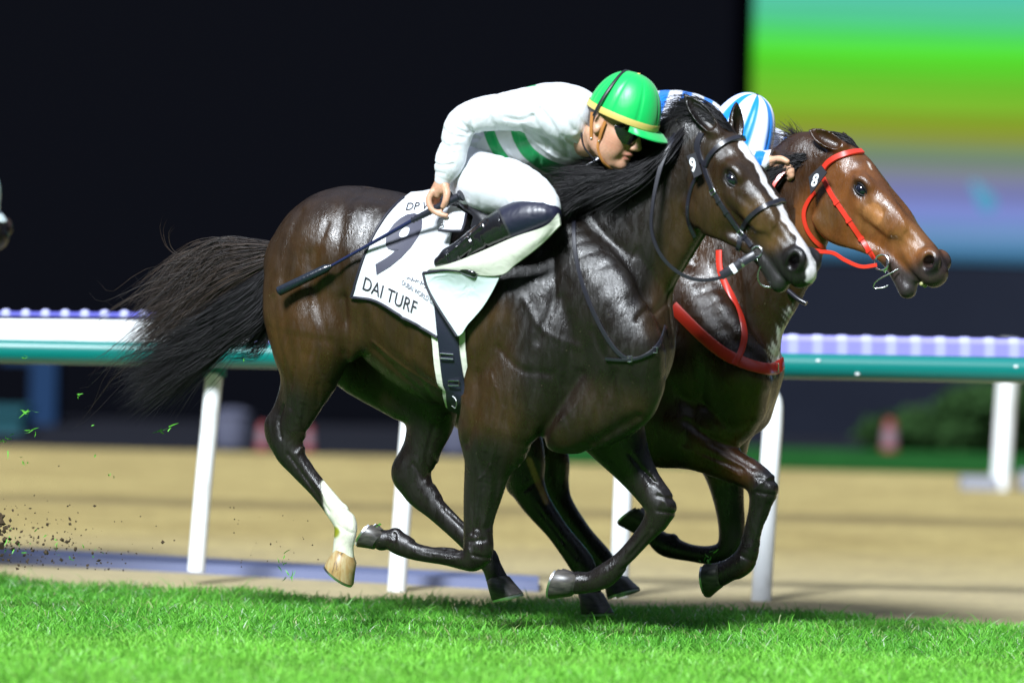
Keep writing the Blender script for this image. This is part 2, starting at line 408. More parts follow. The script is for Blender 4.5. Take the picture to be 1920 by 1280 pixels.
def coat_material(name, rough=.30, seed=0.0, wet=1.0):
    m = mat(name, attr=True, rough=rough, spec=.46); b = bsdf(m)
    n1 = noise(m, 7 + seed, 6, .65, (1, 1, .5), .8)
    att = [n for n in m.node_tree.nodes if n.type == 'ATTRIBUTE'][0]
    tone = ramp(m, n1, [(.3, (.55, .52, .50)), (.7, (1.35, 1.3, 1.22))])
    c = mix(m, 1.0, att.outputs['Color'], tone, 'MULTIPLY')
    vo = N(m, 'ShaderNodeTexVoronoi'); vo.inputs['Scale'].default_value = 34; tc = N(m, 'ShaderNodeTexCoord'); L(m, tc.outputs['Object'], vo.inputs['Vector'])      # flecks of turf and sand
    fl = mathn(m, 'LESS_THAN', vo.outputs['Distance'], .055); sel = N(m, 'ShaderNodeSeparateXYZ'); L(m, vo.outputs['Color'], sel.inputs[0]); fl = mathn(m, 'MULTIPLY', fl, mathn(m, 'LESS_THAN', sel.outputs['X'], .22))
    c = mix(m, mathn(m, 'MULTIPLY', fl, .55), c, (.20, .17, .10)); L(m, c, b.inputs['Base Color'])
    n2 = noise(m, 11 + seed, 7, .7, (1.8, 1.8, .55), 1.2)
    r = N(m, 'ShaderNodeMapRange'); r.inputs[1].default_value = .38; r.inputs[2].default_value = .62
    r.inputs[3].default_value = rough - .08; r.inputs[4].default_value = rough + .16; L(m, n2, r.inputs[0]); L(m, r.outputs[0], b.inputs['Roughness'])
    strk = noise(m, 42, 5, .65, (2.0, 2.0, .40), 1.8); fine = noise(m, 170, 3, .6, (1, 1, .25), .6); mid = noise(m, 20, 4, .6, (1.5, 1, .6), 1.6)
    nn = bump(m, mid, .12 * wet, .012); nn = bump(m, strk, .34 * wet, .0055, nn); nn = bump(m, fine, .35, .0016, nn)
    L(m, nn, b.inputs['Normal'])
    b.inputs['Coat Weight'].default_value = .10 * wet; b.inputs['Coat Roughness'].default_value = .18; L(m, nn, b.inputs['Coat Normal'])
    return m

M = {}
M['hoof'] = mat('dark_horn', (.035, .032, .030), .38); _n = noise(M['hoof'], 22, 4, .6, (1, 1, 4)); L(M['hoof'], ramp(M['hoof'], _n, [(.3, (.018, .017, .018)), (.75, (.09, .08, .07))]), bsdf(M['hoof']).inputs['Base Color']); L(M['hoof'], bump(M['hoof'], _n, .3, .002), bsdf(M['hoof']).inputs['Normal'])
M['pale_hoof'] = mat('striped_horn', (.35, .25, .1), .42); _n = noise(M['pale_hoof'], 14, 4, .6, (3, 1, .6), 1); L(M['pale_hoof'], ramp(M['pale_hoof'], _n, [(.36, (.05, .045, .03)), (.47, (.32, .20, .07)), (.7, (.42, .36, .2))]), bsdf(M['pale_hoof']).inputs['Base Color'])
M['shoe'] = mat('aluminium_shoe', (.7, .72, .74), .32, metal=1)
M['eye'] = mat('eye', (.006, .007, .014), .04, spec=.9, coat=1)
M['lid'] = mat('eyelid', (.008, .007, .007), .55, spec=.3)
M['steel'] = mat('polished_steel', (.75, .76, .78), .18, metal=1)
M['pink'] = mat('pink_nostril_lining', (.45, .12, .12), .35)

def horse(name, fr, d, vol):
    """build one horse; d holds its outline, pose and markings"""
    lo, hi, h = vol; V = Vol(lo, hi, h); S = d['S']
    for ch in d['trunk']:
        V.chain([list(fr.pt(*p[:3])) + [p[3] / S, p[4]] for p in ch[0]], ch[1], 4)
    for lg in d['legs']:
        leg_chain(V, fr, lg, d.get('legk', .045), S)
    for c, r, k in d.get('lumps', []):
        V.ell(fr.pt(*c), np.array(r), None, k)
    HO, HA = d['head']; T = add_head(V, HO, HA, .04, d.get('hs', 1.0), d.get('mouth', 0))
    for e in d['ears']: ear_vol(V, T(*e[0]), T(*e[1]), np.array(e[2]) @ HA)
    for pl, wd, dp, side in d['relief']:
        q = np.array([fr.pt(p[0], p[1], -.2 if side < 0 else .0)[[0, 2]] for p in pl]); V.relief(cr(q, 4) if len(q) > 2 else q, wd, dp, side=side)
    P, Q = V.mesh(); P = relax(P, Q, 3)
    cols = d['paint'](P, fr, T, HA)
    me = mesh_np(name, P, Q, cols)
    root = empty(name, fr.O, fr.yaw, label=d['label'], cat='horse', group='galloping racehorses')
    body = link('body', me, root, d['coat'], keep=False)
    bvh = BVHTree.FromPolygons([tuple(p) for p in P.tolist()], Q.tolist())
    # eyes with a lid
    for b in (1, -1):
        s = d.get('hs', 1)
        ey = MB().ball(T(.182, .074 * b, .002), np.array((.027, .025, .024)) * s, 14, HA).build('eye', M['eye'], root); ey.parent = root; ey.matrix_parent_inverse.identity()
        lid = MB()
        for sg in (1, -1):
            pts = [T(.182 + .031 * math.cos(t), .0955 * b - .012 * b * abs(math.cos(t)) ** 2, .002 + sg * .0165 * math.sin(t) * (1.1 if sg > 0 else .85)) for t in np.linspace(0, math.pi, 15)]
            lid.tube(pts, .0036 * s, 8)
        o = lid.build('eyelid', M['lid'], ey); o.matrix_parent_inverse.identity()
    for b in ():
        o = MB().ball(T(.575, .050 * b, .004), np.array((.012, .012, .010)) * s, 10, HA).build('nostril_lining', M['pink'], root); o.matrix_parent_inverse.identity()
    for hf in d['hooves']:
        c, t, toe, r, mt, shoe = hf
        w, sh = hoof_mesh(fr.pt(*c), fr.pt(*t), toe, r / S, 0)
        o = w.build('hoof', M[mt], root); o.matrix_parent_inverse.identity()
        if mt == 'pale_hoof': o['label'] = 'yellowish striped hoof under the white sock'
        q = sh.build('horseshoe', M['shoe'], o); q.matrix_parent_inverse.identity()
    return root, bvh, T, V

def surf(fr, bvh, px, py, off=0.0):
    """the point of the horse seen at a pixel: local position and normal (None when missed)"""
    o = fr.local(CAM); dd = ray(px, py) @ fr.A.T
    hit, n, i, dist = bvh.ray_cast(Vector(o), Vector(dd))
    if hit is None: return None
    n = np.array(n); n = n if n @ dd < 0 else -n
    return np.array(hit) + n * off, n
def lay(fr, bvh, px, off=.003, sub=6, smooth=1):
    """a line over the coat through photograph points; returns local points and normals"""
    P = cr(np.array(px, float), sub); out = []; nn = []
    for x, y in P:
        h = surf(fr, bvh, x, y, off)
        if h is not None: out.append(h[0]); nn.append(h[1])
    if len(out) < 3: print('lay: no surface under', px[0]); return fr.pt(px[0][0], px[0][1], -.2) + np.arange(4)[:, None] * .001, np.tile([0, -1., 0], (4, 1))
    out = np.array(out); nn = np.array(nn)
    for _ in range(smooth):
        nn[1:-1] = (nn[:-2] + nn[1:-1] * 2 + nn[2:]) / 4; out[1:-1] = (out[:-2] + out[1:-1] * 2 + out[2:]) / 4
    nn /= np.linalg.norm(nn, axis=1)[:, None]
    return out, nn

fr9 = Frame((-.12, 0, 0), R(-22)); fr9.yaw = R(-22)
HO9 = fr9.pt(1342, 268, -.02)
_A = lambda fr, v: np.array(v, float) @ fr.A.T
HA9 = head_axes(_A(fr9, (.53, -.40, -.705)), _A(fr9, (-.58, -.80, .06)))

def paint9(P, fr, T, HA):
    n = len(P); C = np.tile(np.array([.050, .028, .0135]), (n, 1))
    px = fr.proj(P)
    def blend(mask, col):
        C[:] = C * (1 - mask[:, None]) + np.array(col) * mask[:, None]
    X, Y = px[:, 0], px[:, 1]
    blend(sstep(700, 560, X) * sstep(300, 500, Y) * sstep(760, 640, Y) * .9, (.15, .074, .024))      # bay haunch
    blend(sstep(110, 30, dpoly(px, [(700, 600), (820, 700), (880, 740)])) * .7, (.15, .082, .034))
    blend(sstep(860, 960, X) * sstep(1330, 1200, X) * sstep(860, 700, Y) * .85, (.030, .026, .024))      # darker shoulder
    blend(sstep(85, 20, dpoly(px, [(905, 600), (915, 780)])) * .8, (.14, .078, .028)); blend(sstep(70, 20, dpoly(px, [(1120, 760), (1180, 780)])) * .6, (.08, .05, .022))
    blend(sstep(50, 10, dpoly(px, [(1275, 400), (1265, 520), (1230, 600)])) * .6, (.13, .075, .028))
    blend(sstep(60, 15, dpoly(px, [(540, 440), (500, 560)])) * .4, (.12, .08, .05))
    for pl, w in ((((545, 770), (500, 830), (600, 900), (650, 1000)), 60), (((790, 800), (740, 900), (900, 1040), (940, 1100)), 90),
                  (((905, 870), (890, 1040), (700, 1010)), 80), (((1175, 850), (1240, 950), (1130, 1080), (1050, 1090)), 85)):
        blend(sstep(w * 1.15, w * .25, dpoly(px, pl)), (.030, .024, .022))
    H = (P - T(0, 0, 0)) @ HA.T
    hm = sstep(-.03, .06, H[:, 0]) * sstep(.30, .2, np.abs(H[:, 1])) * sstep(.36, .28, np.abs(H[:, 2])) * (X > 1290)
    blend(hm * .9, (.085, .048, .020))
    blend(hm * sstep(.05, .02, np.linalg.norm(H[:, [0, 2]] - (.12, .05), axis=1)) * .8, (.09, .045, .015))
    blend(hm * sstep(.12, .04, np.linalg.norm(H[:, [0, 2]] - (.20, -.14), axis=1)) * .7, (.15, .088, .030))
    blend(hm * sstep(.09, .03, dpoly(H[:, [0, 2]], [(.36, .0), (.47, -.01)])) * .85, (.26, .15, .05))
    blend(hm * sstep(.05, .02, np.linalg.norm(H[:, [0, 2]] - (.182, .004), axis=1)) * .8, (.02, .015, .012))
    blend(hm * sstep(.47, .56, H[:, 0] - .35 * (H[:, 2] + .02)) * .95, (.035, .033, .036))
    blend(hm * sstep(-.07, -.10, H[:, 2]) * sstep(.40, .46, H[:, 0]) * .9, (.06, .058, .062))
    # white blaze: crooked edges
    a, b = H[:, 0], H[:, 1] + .008 * np.sin(H[:, 0] * 40) + .004 * np.sin(H[:, 0] * 113)
    wid = np.interp(a, [.045, .075, .12, .2, .3, .4, .5, .56, .62], [0, .026, .032, .023, .021, .024, .024, .027, .032])
    cen = np.interp(a, [.04, .2, .4, .6], [-.004, .0, .0, .008])
    bl = sstep(.005, -.003, np.abs(b - cen) - wid) * (H[:, 2] > -.03) * sstep(.04, .055, a) * hm
    blend(np.clip(bl, 0, 1), (.80, .80, .84))
    nz = np.linalg.norm(np.stack([H[:, 0] / 1.07 - .556, (np.abs(H[:, 1]) / 1.07 - .066), H[:, 2] / 1.07 + .006], 1) * (1, .42, .75), axis=1); blend(sstep(.034, .022, nz) * hm, (.018, .014, .017)); blend(sstep(.016, .008, np.linalg.norm(H / 1.07 - (.572, .050, .0), axis=1)) * hm, (.40, .12, .12))
    sn = sstep(.034, .012, np.linalg.norm(H - (.625, .010, -.045), axis=1)); blend(sn * .6 * hm, (.6, .45, .45))
    # white sock of the near hind
    s = dpoly(px, [(612, 905), (640, 960), (655, 1000), (648, 1050)]); side = (X - np.interp(Y, [880, 960, 1060], [600, 632, 640]))
    blend(sstep(6, -4, s - np.interp(Y, [890, 925, 960, 1000], [3, 14, 26, 46])) * (P[:, 1] < .05) * (Y > 890) * (X < 700), (.74, .78, .66))
    blend(sstep(14, 8, np.linalg.norm(px - (626, 997), axis=1)) * (P[:, 1] < .05), (.30, .34, .02))     # grass stain
    ear = (H[:, 0] < -.05) & (X > 1240) & (Y < 300); blend(ear * .9, (.018, .013, .011))
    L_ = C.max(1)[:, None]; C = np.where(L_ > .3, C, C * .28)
    return np.clip(C, 0, 1)

D9 = dict(S=490., label='dark bay racehorse with white blaze wearing number 9, nearest the camera', hs=1.07,
  trunk=[
    ([(598, 500, 0, 104, .225), (645, 482, 0, 132, .26), (700, 500, 0, 148, .265), (770, 534, 0, 166, .27), (850, 568, 0, 190, .28), (930, 586, 0, 198, .275), (1010, 610, 0, 205, .26), (1080, 625, 0, 188, .225), (1125, 640, 0, 146, .18)], .05),
    ([(1060, 560, 0, 165, .17), (1125, 490, 0, 146, .13), (1200, 415, 0, 122, .105), (1262, 350, 0, 102, .092), (1305, 300, -.01, 84, .078)], .08),
    ([(1000, 430, 0, 60, .10), (1100, 370, 0, 50, .07), (1200, 300, 0, 42, .05), (1290, 240, -.01, 34, .045)], .06),
    ([(1060, 470, -.13, 60, .06), (1120, 560, -.17, 78, .08), (1175, 650, -.18, 66, .075)], .06),      # shoulder
    ([(1172, 640, -.15, 72, .09), (1160, 730, -.12, 82, .10), (1070, 790, -.10, 66, .10)], .07),       # breast
    ([(1150, 640, .10, 52, .085), (1140, 730, .09, 62, .09)], .06),
    ([(1020, 640, -.19, 74, .07), (960, 730, -.19, 84, .075), (930, 800, -.17, 74, .075)], .05),        # triceps
    ([(622, 470, -.13, 92, .10), (584, 560, -.15, 98, .11), (590, 640, -.15, 86, .10)], .05),            # haunch
    ([(680, 440, -.16, 56, .06), (660, 520, -.18, 62, .06), (640, 610, -.17, 58, .07)], .06),
    ([(560, 690, -.15, 22, .03), (536, 740, -.145, 14, .020), (514, 790, -.14, 12, .018)], .03),
    ([(600, 500, .13, 84, .10), (600, 560, .15, 90, .11), (660, 660, .14, 70, .09), (760, 730, .13, 60, .08)], .05),
  ],
  legs=[
    [(595, 620, -.16, 84, 56), (585, 690, -.155, 62, 44), (566, 755, -.15, 42, 30), (545, 805, -.145, 34, 24), (540, 838, -.14, 34, 24), (562, 875, -.14, 25, 17), (598, 918, -.14, 20, 15), (632, 958, -.14, 23, 18), (648, 985, -.14, 25, 20), (644, 1022, -.14, 22, 19), (643, 1046, -.14, 24, 21)],
    [(780, 700, .13, 70, 56), (808, 770, .13, 54, 40), (795, 830, .13, 42, 30), (776, 880, .13, 42, 28), (785, 915, .13, 37, 25), (820, 955, .13, 26, 18), (868, 1002, .13, 22, 16), (908, 1040, .13, 25, 18), (922, 1062, .13, 21, 17), (932, 1086, .13, 23, 19)],
    [(940, 800, -.16, 72, 46), (918, 865, -.155, 50, 38), (905, 930, -.15, 40, 30), (897, 990, -.15, 32, 25), (896, 1032, -.15, 32, 27), (880, 1048, -.15, 24, 21), (835, 1042, -.15, 19, 15), (785, 1034, -.15, 19, 14), (752, 1020, -.15, 24, 18), (730, 1012, -.15, 20, 16), (716, 1012, -.15, 22, 18)],
    [(1130, 770, .10, 78, 52), (1155, 820, .11, 60, 42), (1182, 866, .11, 45, 32), (1212, 910, .11, 35, 27), (1236, 945, .11, 33, 28), (1230, 975, .11, 27, 22), (1205, 1006, .11, 20, 16), (1170, 1046, .11, 19, 14), (1138, 1076, .11, 25, 19), (1108, 1090, .11, 22, 17), (1082, 1092, .11, 24, 19)],
  ],
  lumps=[((514, 808, -.14), (.034, .022, .050), .05), ((752, 886, .13), (.030, .022, .042), .05), ((885, 1056, -.15), (.025, .025, .022), .02),
         ((742, 996, -.15), (.016, .016, .012), .03), ((1256, 955, .11), (.022, .03, .03), .02), ((1124, 1073, .11), (.018, .018, .015), .015),
         ((900, 1045, -.15), (.03, .03, .03), .02)],
  head=(HO9, HA9),
  ears=[((-.02, .050, .045), (-.180, .085, .050), (.15, .85, .45)), ((.01, -.066, .050), (-.085, -.070, .125), (.75, .1, .1))],
  relief=[
    ([(1060, 400), (1120, 480), (1180, 560), (1225, 610)], .036, .006, -1), ([(1180, 470), (1220, 560), (1235, 640)], .02, .010, -1),
    ([(1000, 470), (985, 560), (960, 640), (930, 690)], .03, .007, -1), ([(1040, 480), (1045, 560), (1020, 640)], .016, .008, -1),
    ([(905, 700), (900, 780), (880, 830)], .02, .012, -1), ([(1000, 700), (1000, 770), (985, 830)], .02, .010, -1), ([(1090, 700), (1040, 780), (985, 850)], .02, .014, -1),
    ([(1010, 860), (1060, 850), (1120, 820), (1190, 780)], .018, .012, -1), ([(1160, 700), (1120, 770), (1100, 820)], .02, .010, -1),
    ([(650, 350), (645, 430), (648, 520), (652, 600)], .024, .007, -1), ([(652, 560), (650, 640), (628, 720)], .022, .022, -1), ([(560, 400), (540, 500), (545, 600), (560, 680)], .022, .009, -1),
    ([(590, 480), (600, 570), (590, 660)], .03, .009, -1), ([(690, 560), (740, 640), (820, 710), (880, 760)], .03, -.008, -1),
    ([(530, 760), (520, 790), (524, 820)], .007, .008, -1), ([(556, 790), (560, 830), (552, 850)], .006, -.005, -1), ([(535, 850), (572, 905), (612, 960)], .005, .007, -1), ([(566, 862), (604, 912), (636, 952)], .004, -.004, -1), ([(628, 952), (650, 962)], .005, .006, -1),
    ([(628, 985), (652, 1000)], .005, .005, -1), ([(590, 700), (575, 740), (562, 780)], .004, -.004, -1), ([(560, 690), (548, 730), (545, 765)], .009, .007, -1), ([(600, 720), (590, 760)], .008, .006, -1),
    ([(880, 1015), (905, 1012)], .006, .005, -1), ([(884, 1040), (908, 1046)], .006, .006, -1), ([(878, 1028), (886, 1050)], .005, -.005, -1), ([(850, 1034), (800, 1026), (765, 1016)], .005, .006, -1), ([(850, 1050), (800, 1045), (770, 1036)], .004, -.004, -1), ([(735, 1000), (738, 1024)], .005, .006, -1),
    ([(895, 880), (888, 940), (884, 1000)], .006, .006, -1), ([(925, 870), (918, 930), (905, 985)], .005, -.005, -1), ([(940, 830), (920, 880), (898, 900)], .004, -.004, -1), ([(1190, 880), (1225, 915)], .006, .006, 1), ([(1222, 930), (1250, 940)], .006, .006, 1), ([(1222, 958), (1248, 964)], .006, .006, 1),
    ([(1222, 1000), (1180, 1044), (1148, 1070)], .005, .006, 1), ([(1204, 996), (1165, 1036)], .004, -.004, 1), ([(760, 870), (776, 900)], .007, .006, 1), ([(790, 850), (800, 890), (798, 915)], .006, -.005, 1), ([(812, 955), (860, 1000), (895, 1032)], .005, .006, 1), ([(830, 800), (815, 850)], .008, .006, 1),
    ([(918, 850), (905, 930), (893, 990)], .009, .007, -1), ([(940, 860), (925, 930), (910, 990)], .008, .006, -1),
    ([(570, 760), (560, 810)], .008, .006, -1), ([(560, 850), (600, 900), (630, 945)], .006, .006, -1), ([(548, 850), (586, 908), (620, 955)], .006, -.003, -1),
    ([(860, 1040), (790, 1030)], .005, .005, -1), ([(890, 1010), (905, 1050)], .010, -.004, -1),
    ([(800, 800), (782, 860), (785, 910)], .008, .007, 1), ([(800, 935), (860, 990), (900, 1030)], .006, .006, 1), ([(1215, 900), (1240, 950)], .01, -.005, 1),
    ([(1170, 850), (1210, 905)], .008, .006, 1), ([(1210, 990), (1160, 1050)], .006, .005, 1),
    ([(1255, 390), (1230, 470), (1190, 560)], .03, .007, -1),
    ([(945, 650), (985, 690), (1040, 700)], .016, .007, -1), ([(1060, 560), (1075, 640), (1060, 720)], .018, .007, -1), ([(1120, 620), (1150, 690), (1150, 760)], .016, .007, -1), ([(990, 560), (1030, 620), (1090, 650)], .014, -.004, -1),
    ([(620, 420), (600, 520), (620, 620), (640, 660)], .016, .006, -1), ([(700, 400), (690, 480), (675, 560)], .02, .006, -1), ([(520, 560), (530, 640), (550, 720)], .014, .006, -1),
    ([(700, 640), (760, 690), (830, 735), (880, 745)], .006, -.004, -1), ([(700, 655), (745, 700), (800, 760)], .014, .005, -1), ([(1010, 880), (990, 905)], .005, -.004, -1),
    ([(930, 700), (950, 760), (935, 840), (915, 900)], .005, -.004, -1), ([(1170, 480), (1120, 440), (1090, 400)], .016, .006, -1), ([(1290, 430), (1240, 520), (1200, 600)], .010, .008, -1), ([(1130, 690), (1100, 740), (1050, 790)], .005, -.0035, -1),
    ([(770, 560), (775, 660), (790, 740)], .012, .003, -1), ([(800, 560), (808, 660), (820, 750)], .012, .003, -1), ([(770, 600), (780, 700), (790, 750)], .02, .004, -1), ([(850, 640), (860, 720)], .02, .004, -1),
    ([(960, 870), (985, 905), (1010, 890)], .005, -.004, -1),
  ],
  hooves=[((648, 1038, -.14), (626, 1068, -.14), (.45, 0, -.9), 28, 'pale_hoof', 1), ((931, 1084, .13), (940, 1122, .13), (1, 0, -.2), 26, 'hoof', 1),
          ((714, 1012, -.15), (693, 994, -.15), (-.8, 0, -.5), 24, 'hoof', 1), ((1080, 1094, .11), (1046, 1080, .11), (-.65, 0, -.75), 27, 'hoof', 1)],
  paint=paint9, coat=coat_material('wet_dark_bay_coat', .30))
root9, bvh9, T9, V9 = horse('racehorse', fr9, D9, ((-1.15, -.55, -.02), (1.6, .45, 2.25), .0052))

# ------------------------------------------------------------------ horse 8
fr8 = Frame((.45, 1.0, 0), R(-26)); fr8.yaw = R(-26)
HO8 = fr8.pt(1572, 297, -.02)
HA8 = head_axes(_A(fr8, (.615, -.38, -.655)), _A(fr8, (-.47, -.88, .06)))
def paint8(P, fr, T, HA):
    n = len(P); C = np.tile(np.array([.085, .036, .012]), (n, 1)); px = fr.proj(P); X, Y = px[:, 0], px[:, 1]
    def blend(mask, col): C[:] = C * (1 - mask[:, None]) + np.array(col) * mask[:, None]
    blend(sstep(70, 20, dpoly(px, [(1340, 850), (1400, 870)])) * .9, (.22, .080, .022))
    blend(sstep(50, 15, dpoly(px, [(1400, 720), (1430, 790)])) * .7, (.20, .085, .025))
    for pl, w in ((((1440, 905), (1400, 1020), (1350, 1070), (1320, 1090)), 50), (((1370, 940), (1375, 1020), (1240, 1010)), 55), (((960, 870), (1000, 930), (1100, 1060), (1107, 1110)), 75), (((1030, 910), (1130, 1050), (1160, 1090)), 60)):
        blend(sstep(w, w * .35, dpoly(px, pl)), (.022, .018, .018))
    blend(sstep(1330, 1420, X) * sstep(1540, 1450, X) * sstep(330, 400, Y) * sstep(720, 600, Y) * .6, (.03, .018, .012))  # shade on the neck painted into the coat colour
    blend(sstep(9, 4, dpoly(px, [(992, 862), (1005, 895), (1024, 940)])) * (P[:, 1] < .3), (.34, .17, .06))  # lit strip of the hind leg, painted as a tan streak
    wob = 5 * np.sin(px[:, 1] * .13 + 2 * np.sin(px[:, 0] * .11)) + 4 * np.sin(px[:, 0] * .55 - px[:, 1] * .23 + 3 * np.sin(px[:, 1] * .09)) + 3 * np.sin(px[:, 0] * 1.3 + px[:, 1] * .41)
    blend(sstep(19, 1, dpoly(px, [(1488, 590), (1466, 630), (1447, 690)]) + wob) * .85, (.62, .63, .63))      # lather in the breast furrow
    H = (P - T(0, 0, 0)) @ HA.T; a, b, c = H.T
    hm = sstep(-.03, .06, a) * sstep(.34, .24, np.abs(b)) * sstep(.36, .28, np.abs(c)) * (X > 1490)
    blend(hm * .95, (.20, .075, .020))
    blend(hm * sstep(.10, .03, np.linalg.norm(H[:, [0, 2]] - (.30, -.03), axis=1)) * .7, (.36, .17, .06))  # face highlight painted as a lighter patch
    blend(hm * sstep(.10, .02, np.linalg.norm(H[:, [0, 2]] - (.16, -.17), axis=1)) * .7, (.075, .045, .016))
    blend(hm * sstep(.10, .03, np.linalg.norm(H[:, [0, 2]] - (.46, .0), axis=1)) * .7, (.26, .12, .04))
    blend(hm * sstep(.055, .018, np.linalg.norm(H[:, [0, 2]] - (.188, .004), axis=1)) * .85, (.02, .016, .015))
    blend(hm * sstep(.53, .60, a - .35 * (c + .02)) * .9, (.032, .030, .034))
    blend(hm * sstep(-.09, -.115, c) * sstep(.42, .47, a) * .85, (.05, .042, .045))
    nz = np.linalg.norm(np.stack([a / 1.12 - .556, (np.abs(b) / 1.12 - .066), c / 1.12 + .006], 1) * (1, .8, .75), axis=1); blend(sstep(.036, .024, nz) * hm, (.018, .014, .017)); blend(sstep(.017, .008, np.linalg.norm(H / 1.06 - (.572, .050, .0), axis=1)) * hm, (.42, .12, .12))
    wb = .006 * np.sin(a * 70) + .005 * np.sin(b * 160)
    blend(hm * sstep(.010, .004, np.abs(b - .03 + wb) + .3 * np.abs(a - .13)) * (c > .04) * .9, (.6, .58, .55))
    blend(hm * sstep(.006, .002, np.linalg.norm(H[:, :2] - (.20, .085), axis=1) * .3 + np.abs(wb)) * (c > .03) * .6, (.5, .48, .46))
    blend(hm * sstep(.02, .008, np.linalg.norm(H[:, :2] - (.19, -.06), axis=1)) * (c > .03) * .6, (.5, .46, .4))
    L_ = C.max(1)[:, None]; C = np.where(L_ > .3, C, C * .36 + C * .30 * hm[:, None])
    return np.clip(C, 0, 1)
D8 = dict(S=463., label='bright bay racehorse in red bridle wearing number 8, behind the darker horse', hs=1.06, mouth=.012,
  trunk=[
    ([(790, 560, 0, 110, .225), (850, 545, 0, 128, .26), (930, 570, 0, 150, .27), (1020, 600, 0, 170, .285), (1110, 625, 0, 185, .28), (1200, 650, 0, 188, .26), (1270, 670, 0, 172, .23), (1325, 690, 0, 145, .19)], .05),
    ([(1270, 610, 0, 160, .17), (1345, 545, 0, 148, .135), (1415, 475, 0, 122, .105), (1470, 400, 0, 100, .092), (1515, 325, -.01, 76, .078)], .08),
    ([(1220, 500, 0, 60, .10), (1310, 440, 0, 52, .07), (1410, 370, 0, 42, .05), (1500, 300, -.01, 32, .045)], .06),
    ([(1290, 560, -.13, 60, .06), (1340, 640, -.16, 70, .08), (1372, 700, -.17, 58, .08)], .06),
    ([(1385, 700, -.13, 66, .09), (1370, 770, -.11, 66, .10), (1300, 810, -.09, 60, .10)], .06),
    ([(1420, 690, .10, 52, .085), (1400, 765, .10, 50, .09)], .045),
    ([(1250, 690, -.18, 74, .07), (1200, 760, -.17, 80, .075), (1240, 800, -.15, 74, .075)], .05),
    ([(820, 560, -.15, 96, .11), (850, 650, -.15, 90, .10), (900, 720, -.15, 80, .09)], .05), ([(850, 560, .13, 90, .11), (920, 680, .14, 80, .09)], .05),
  ],
  legs=[
    [(1240, 790, -.15, 74, 48), (1310, 832, -.145, 52, 38), (1362, 865, -.14, 38, 29), (1408, 890, -.14, 31, 26), (1428, 912, -.14, 31, 26), (1426, 945, -.14, 24, 20), (1414, 990, -.14, 20, 15), (1404, 1030, -.14, 22, 17), (1392, 1054, -.14, 26, 19), (1368, 1068, -.14, 23, 18), (1350, 1076, -.14, 25, 20)],
    [(1340, 800, .11, 72, 48), (1355, 870, .12, 44, 34), (1366, 935, .12, 32, 26), (1372, 990, .12, 28, 24), (1368, 1028, .12, 28, 24), (1340, 1040, .12, 21, 18), (1295, 1036, .12, 18, 14), (1250, 1022, .12, 24, 18), (1228, 1006, .12, 20, 16), (1210, 990, .12, 22, 18)],
    [(900, 740, -.15, 80, 52), (960, 810, -.15, 56, 40), (985, 860, -.15, 42, 30), (986, 900, -.15, 40, 28), (1004, 940, -.15, 32, 23), (1045, 995, -.15, 24, 17), (1088, 1052, -.15, 27, 19), (1102, 1084, -.15, 23, 18), (1106, 1112, -.15, 25, 20)],
    [(930, 720, .13, 80, 52), (1000, 800, .13, 54, 40), (1034, 860, .13, 38, 29), (1036, 905, .13, 36, 26), (1052, 945, .13, 27, 20), (1092, 1000, .13, 21, 16), (1128, 1046, .13, 24, 18), (1142, 1072, .13, 21, 17), (1152, 1092, .13, 23, 19)],
  ],
  lumps=[((1448, 918, -.14), (.02, .03, .035), .02), ((962, 905, -.15), (.03, .022, .042), .03), ((1384, 1074, -.14), (.018, .018, .018), .015), ((1262, 1008, .12), (.02, .018, .018), .015)],
  head=(HO8, HA8),
  ears=[((-.015, .055, .045), (-.125, .095, .015), (.1, .8, .5)), ((.03, -.060, .045), (-.085, -.075, .062), (.6, .1, .5))],
  relief=[([(1290, 500), (1340, 590), (1400, 660), (1440, 700)], .03, .012, -1), ([(1320, 760), (1370, 800), (1400, 790)], .02, .012, -1), ([(1430, 740), (1415, 790), (1380, 830)], .014, .014, -1),
    ([(1290, 790), (1330, 820), (1395, 850)], .014, .010, -1), ([(1320, 850), (1390, 880)], .008, .006, -1), ([(1420, 950), (1400, 1020)], .006, .004, -1), ([(1500, 400), (1490, 480), (1450, 560)], .03, .008, -1),
    ([(1418, 895), (1446, 905)], .006, .006, -1), ([(1416, 922), (1442, 928)], .006, .006, -1), ([(1432, 945), (1418, 990), (1408, 1030)], .005, .006, -1), ([(1330, 830), (1375, 858), (1410, 880)], .008, .006, -1), ([(1300, 845), (1350, 872), (1385, 892)], .005, -.005, -1), ([(1382, 1040), (1404, 1052)], .005, .005, -1), ([(1000, 905), (975, 925)], .006, .006, -1), ([(1000, 945), (1045, 1005), (1080, 1048)], .005, .006, -1),
    ([(1270, 720), (1300, 780), (1290, 830)], .02, .010, -1), ([(1440, 890), (1425, 905), (1410, 920)], .007, -.005, -1)],
  hooves=[((1352, 1074, -.14), (1326, 1076, -.14), (-.35, 0, -1), 27, 'hoof', 1), ((1210, 988, .12), (1192, 960, .12), (-1, 0, .15), 25, 'hoof', 1),
          ((1106, 1110, -.15), (1108, 1150, -.15), (1, 0, 0), 26, 'hoof', 1), ((1152, 1086, .13), (1160, 1114, .13), (1, 0, .15), 27, 'hoof', 1)],
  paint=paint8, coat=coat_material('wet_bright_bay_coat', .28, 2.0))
root8, bvh8, T8, V8 = horse('racehorse', fr8, D8, ((-1.15, -.55, -.12), (1.75, .50, 2.25), .0065))

# ================================================================== THE SETTING
def sheet(name, pts, m, z=0.0, kind='structure'):
    return tag(MB().add([(x, y, z) for x, y in pts], [tuple(range(len(pts)))]).build(name, m, smooth=False), kind=kind)
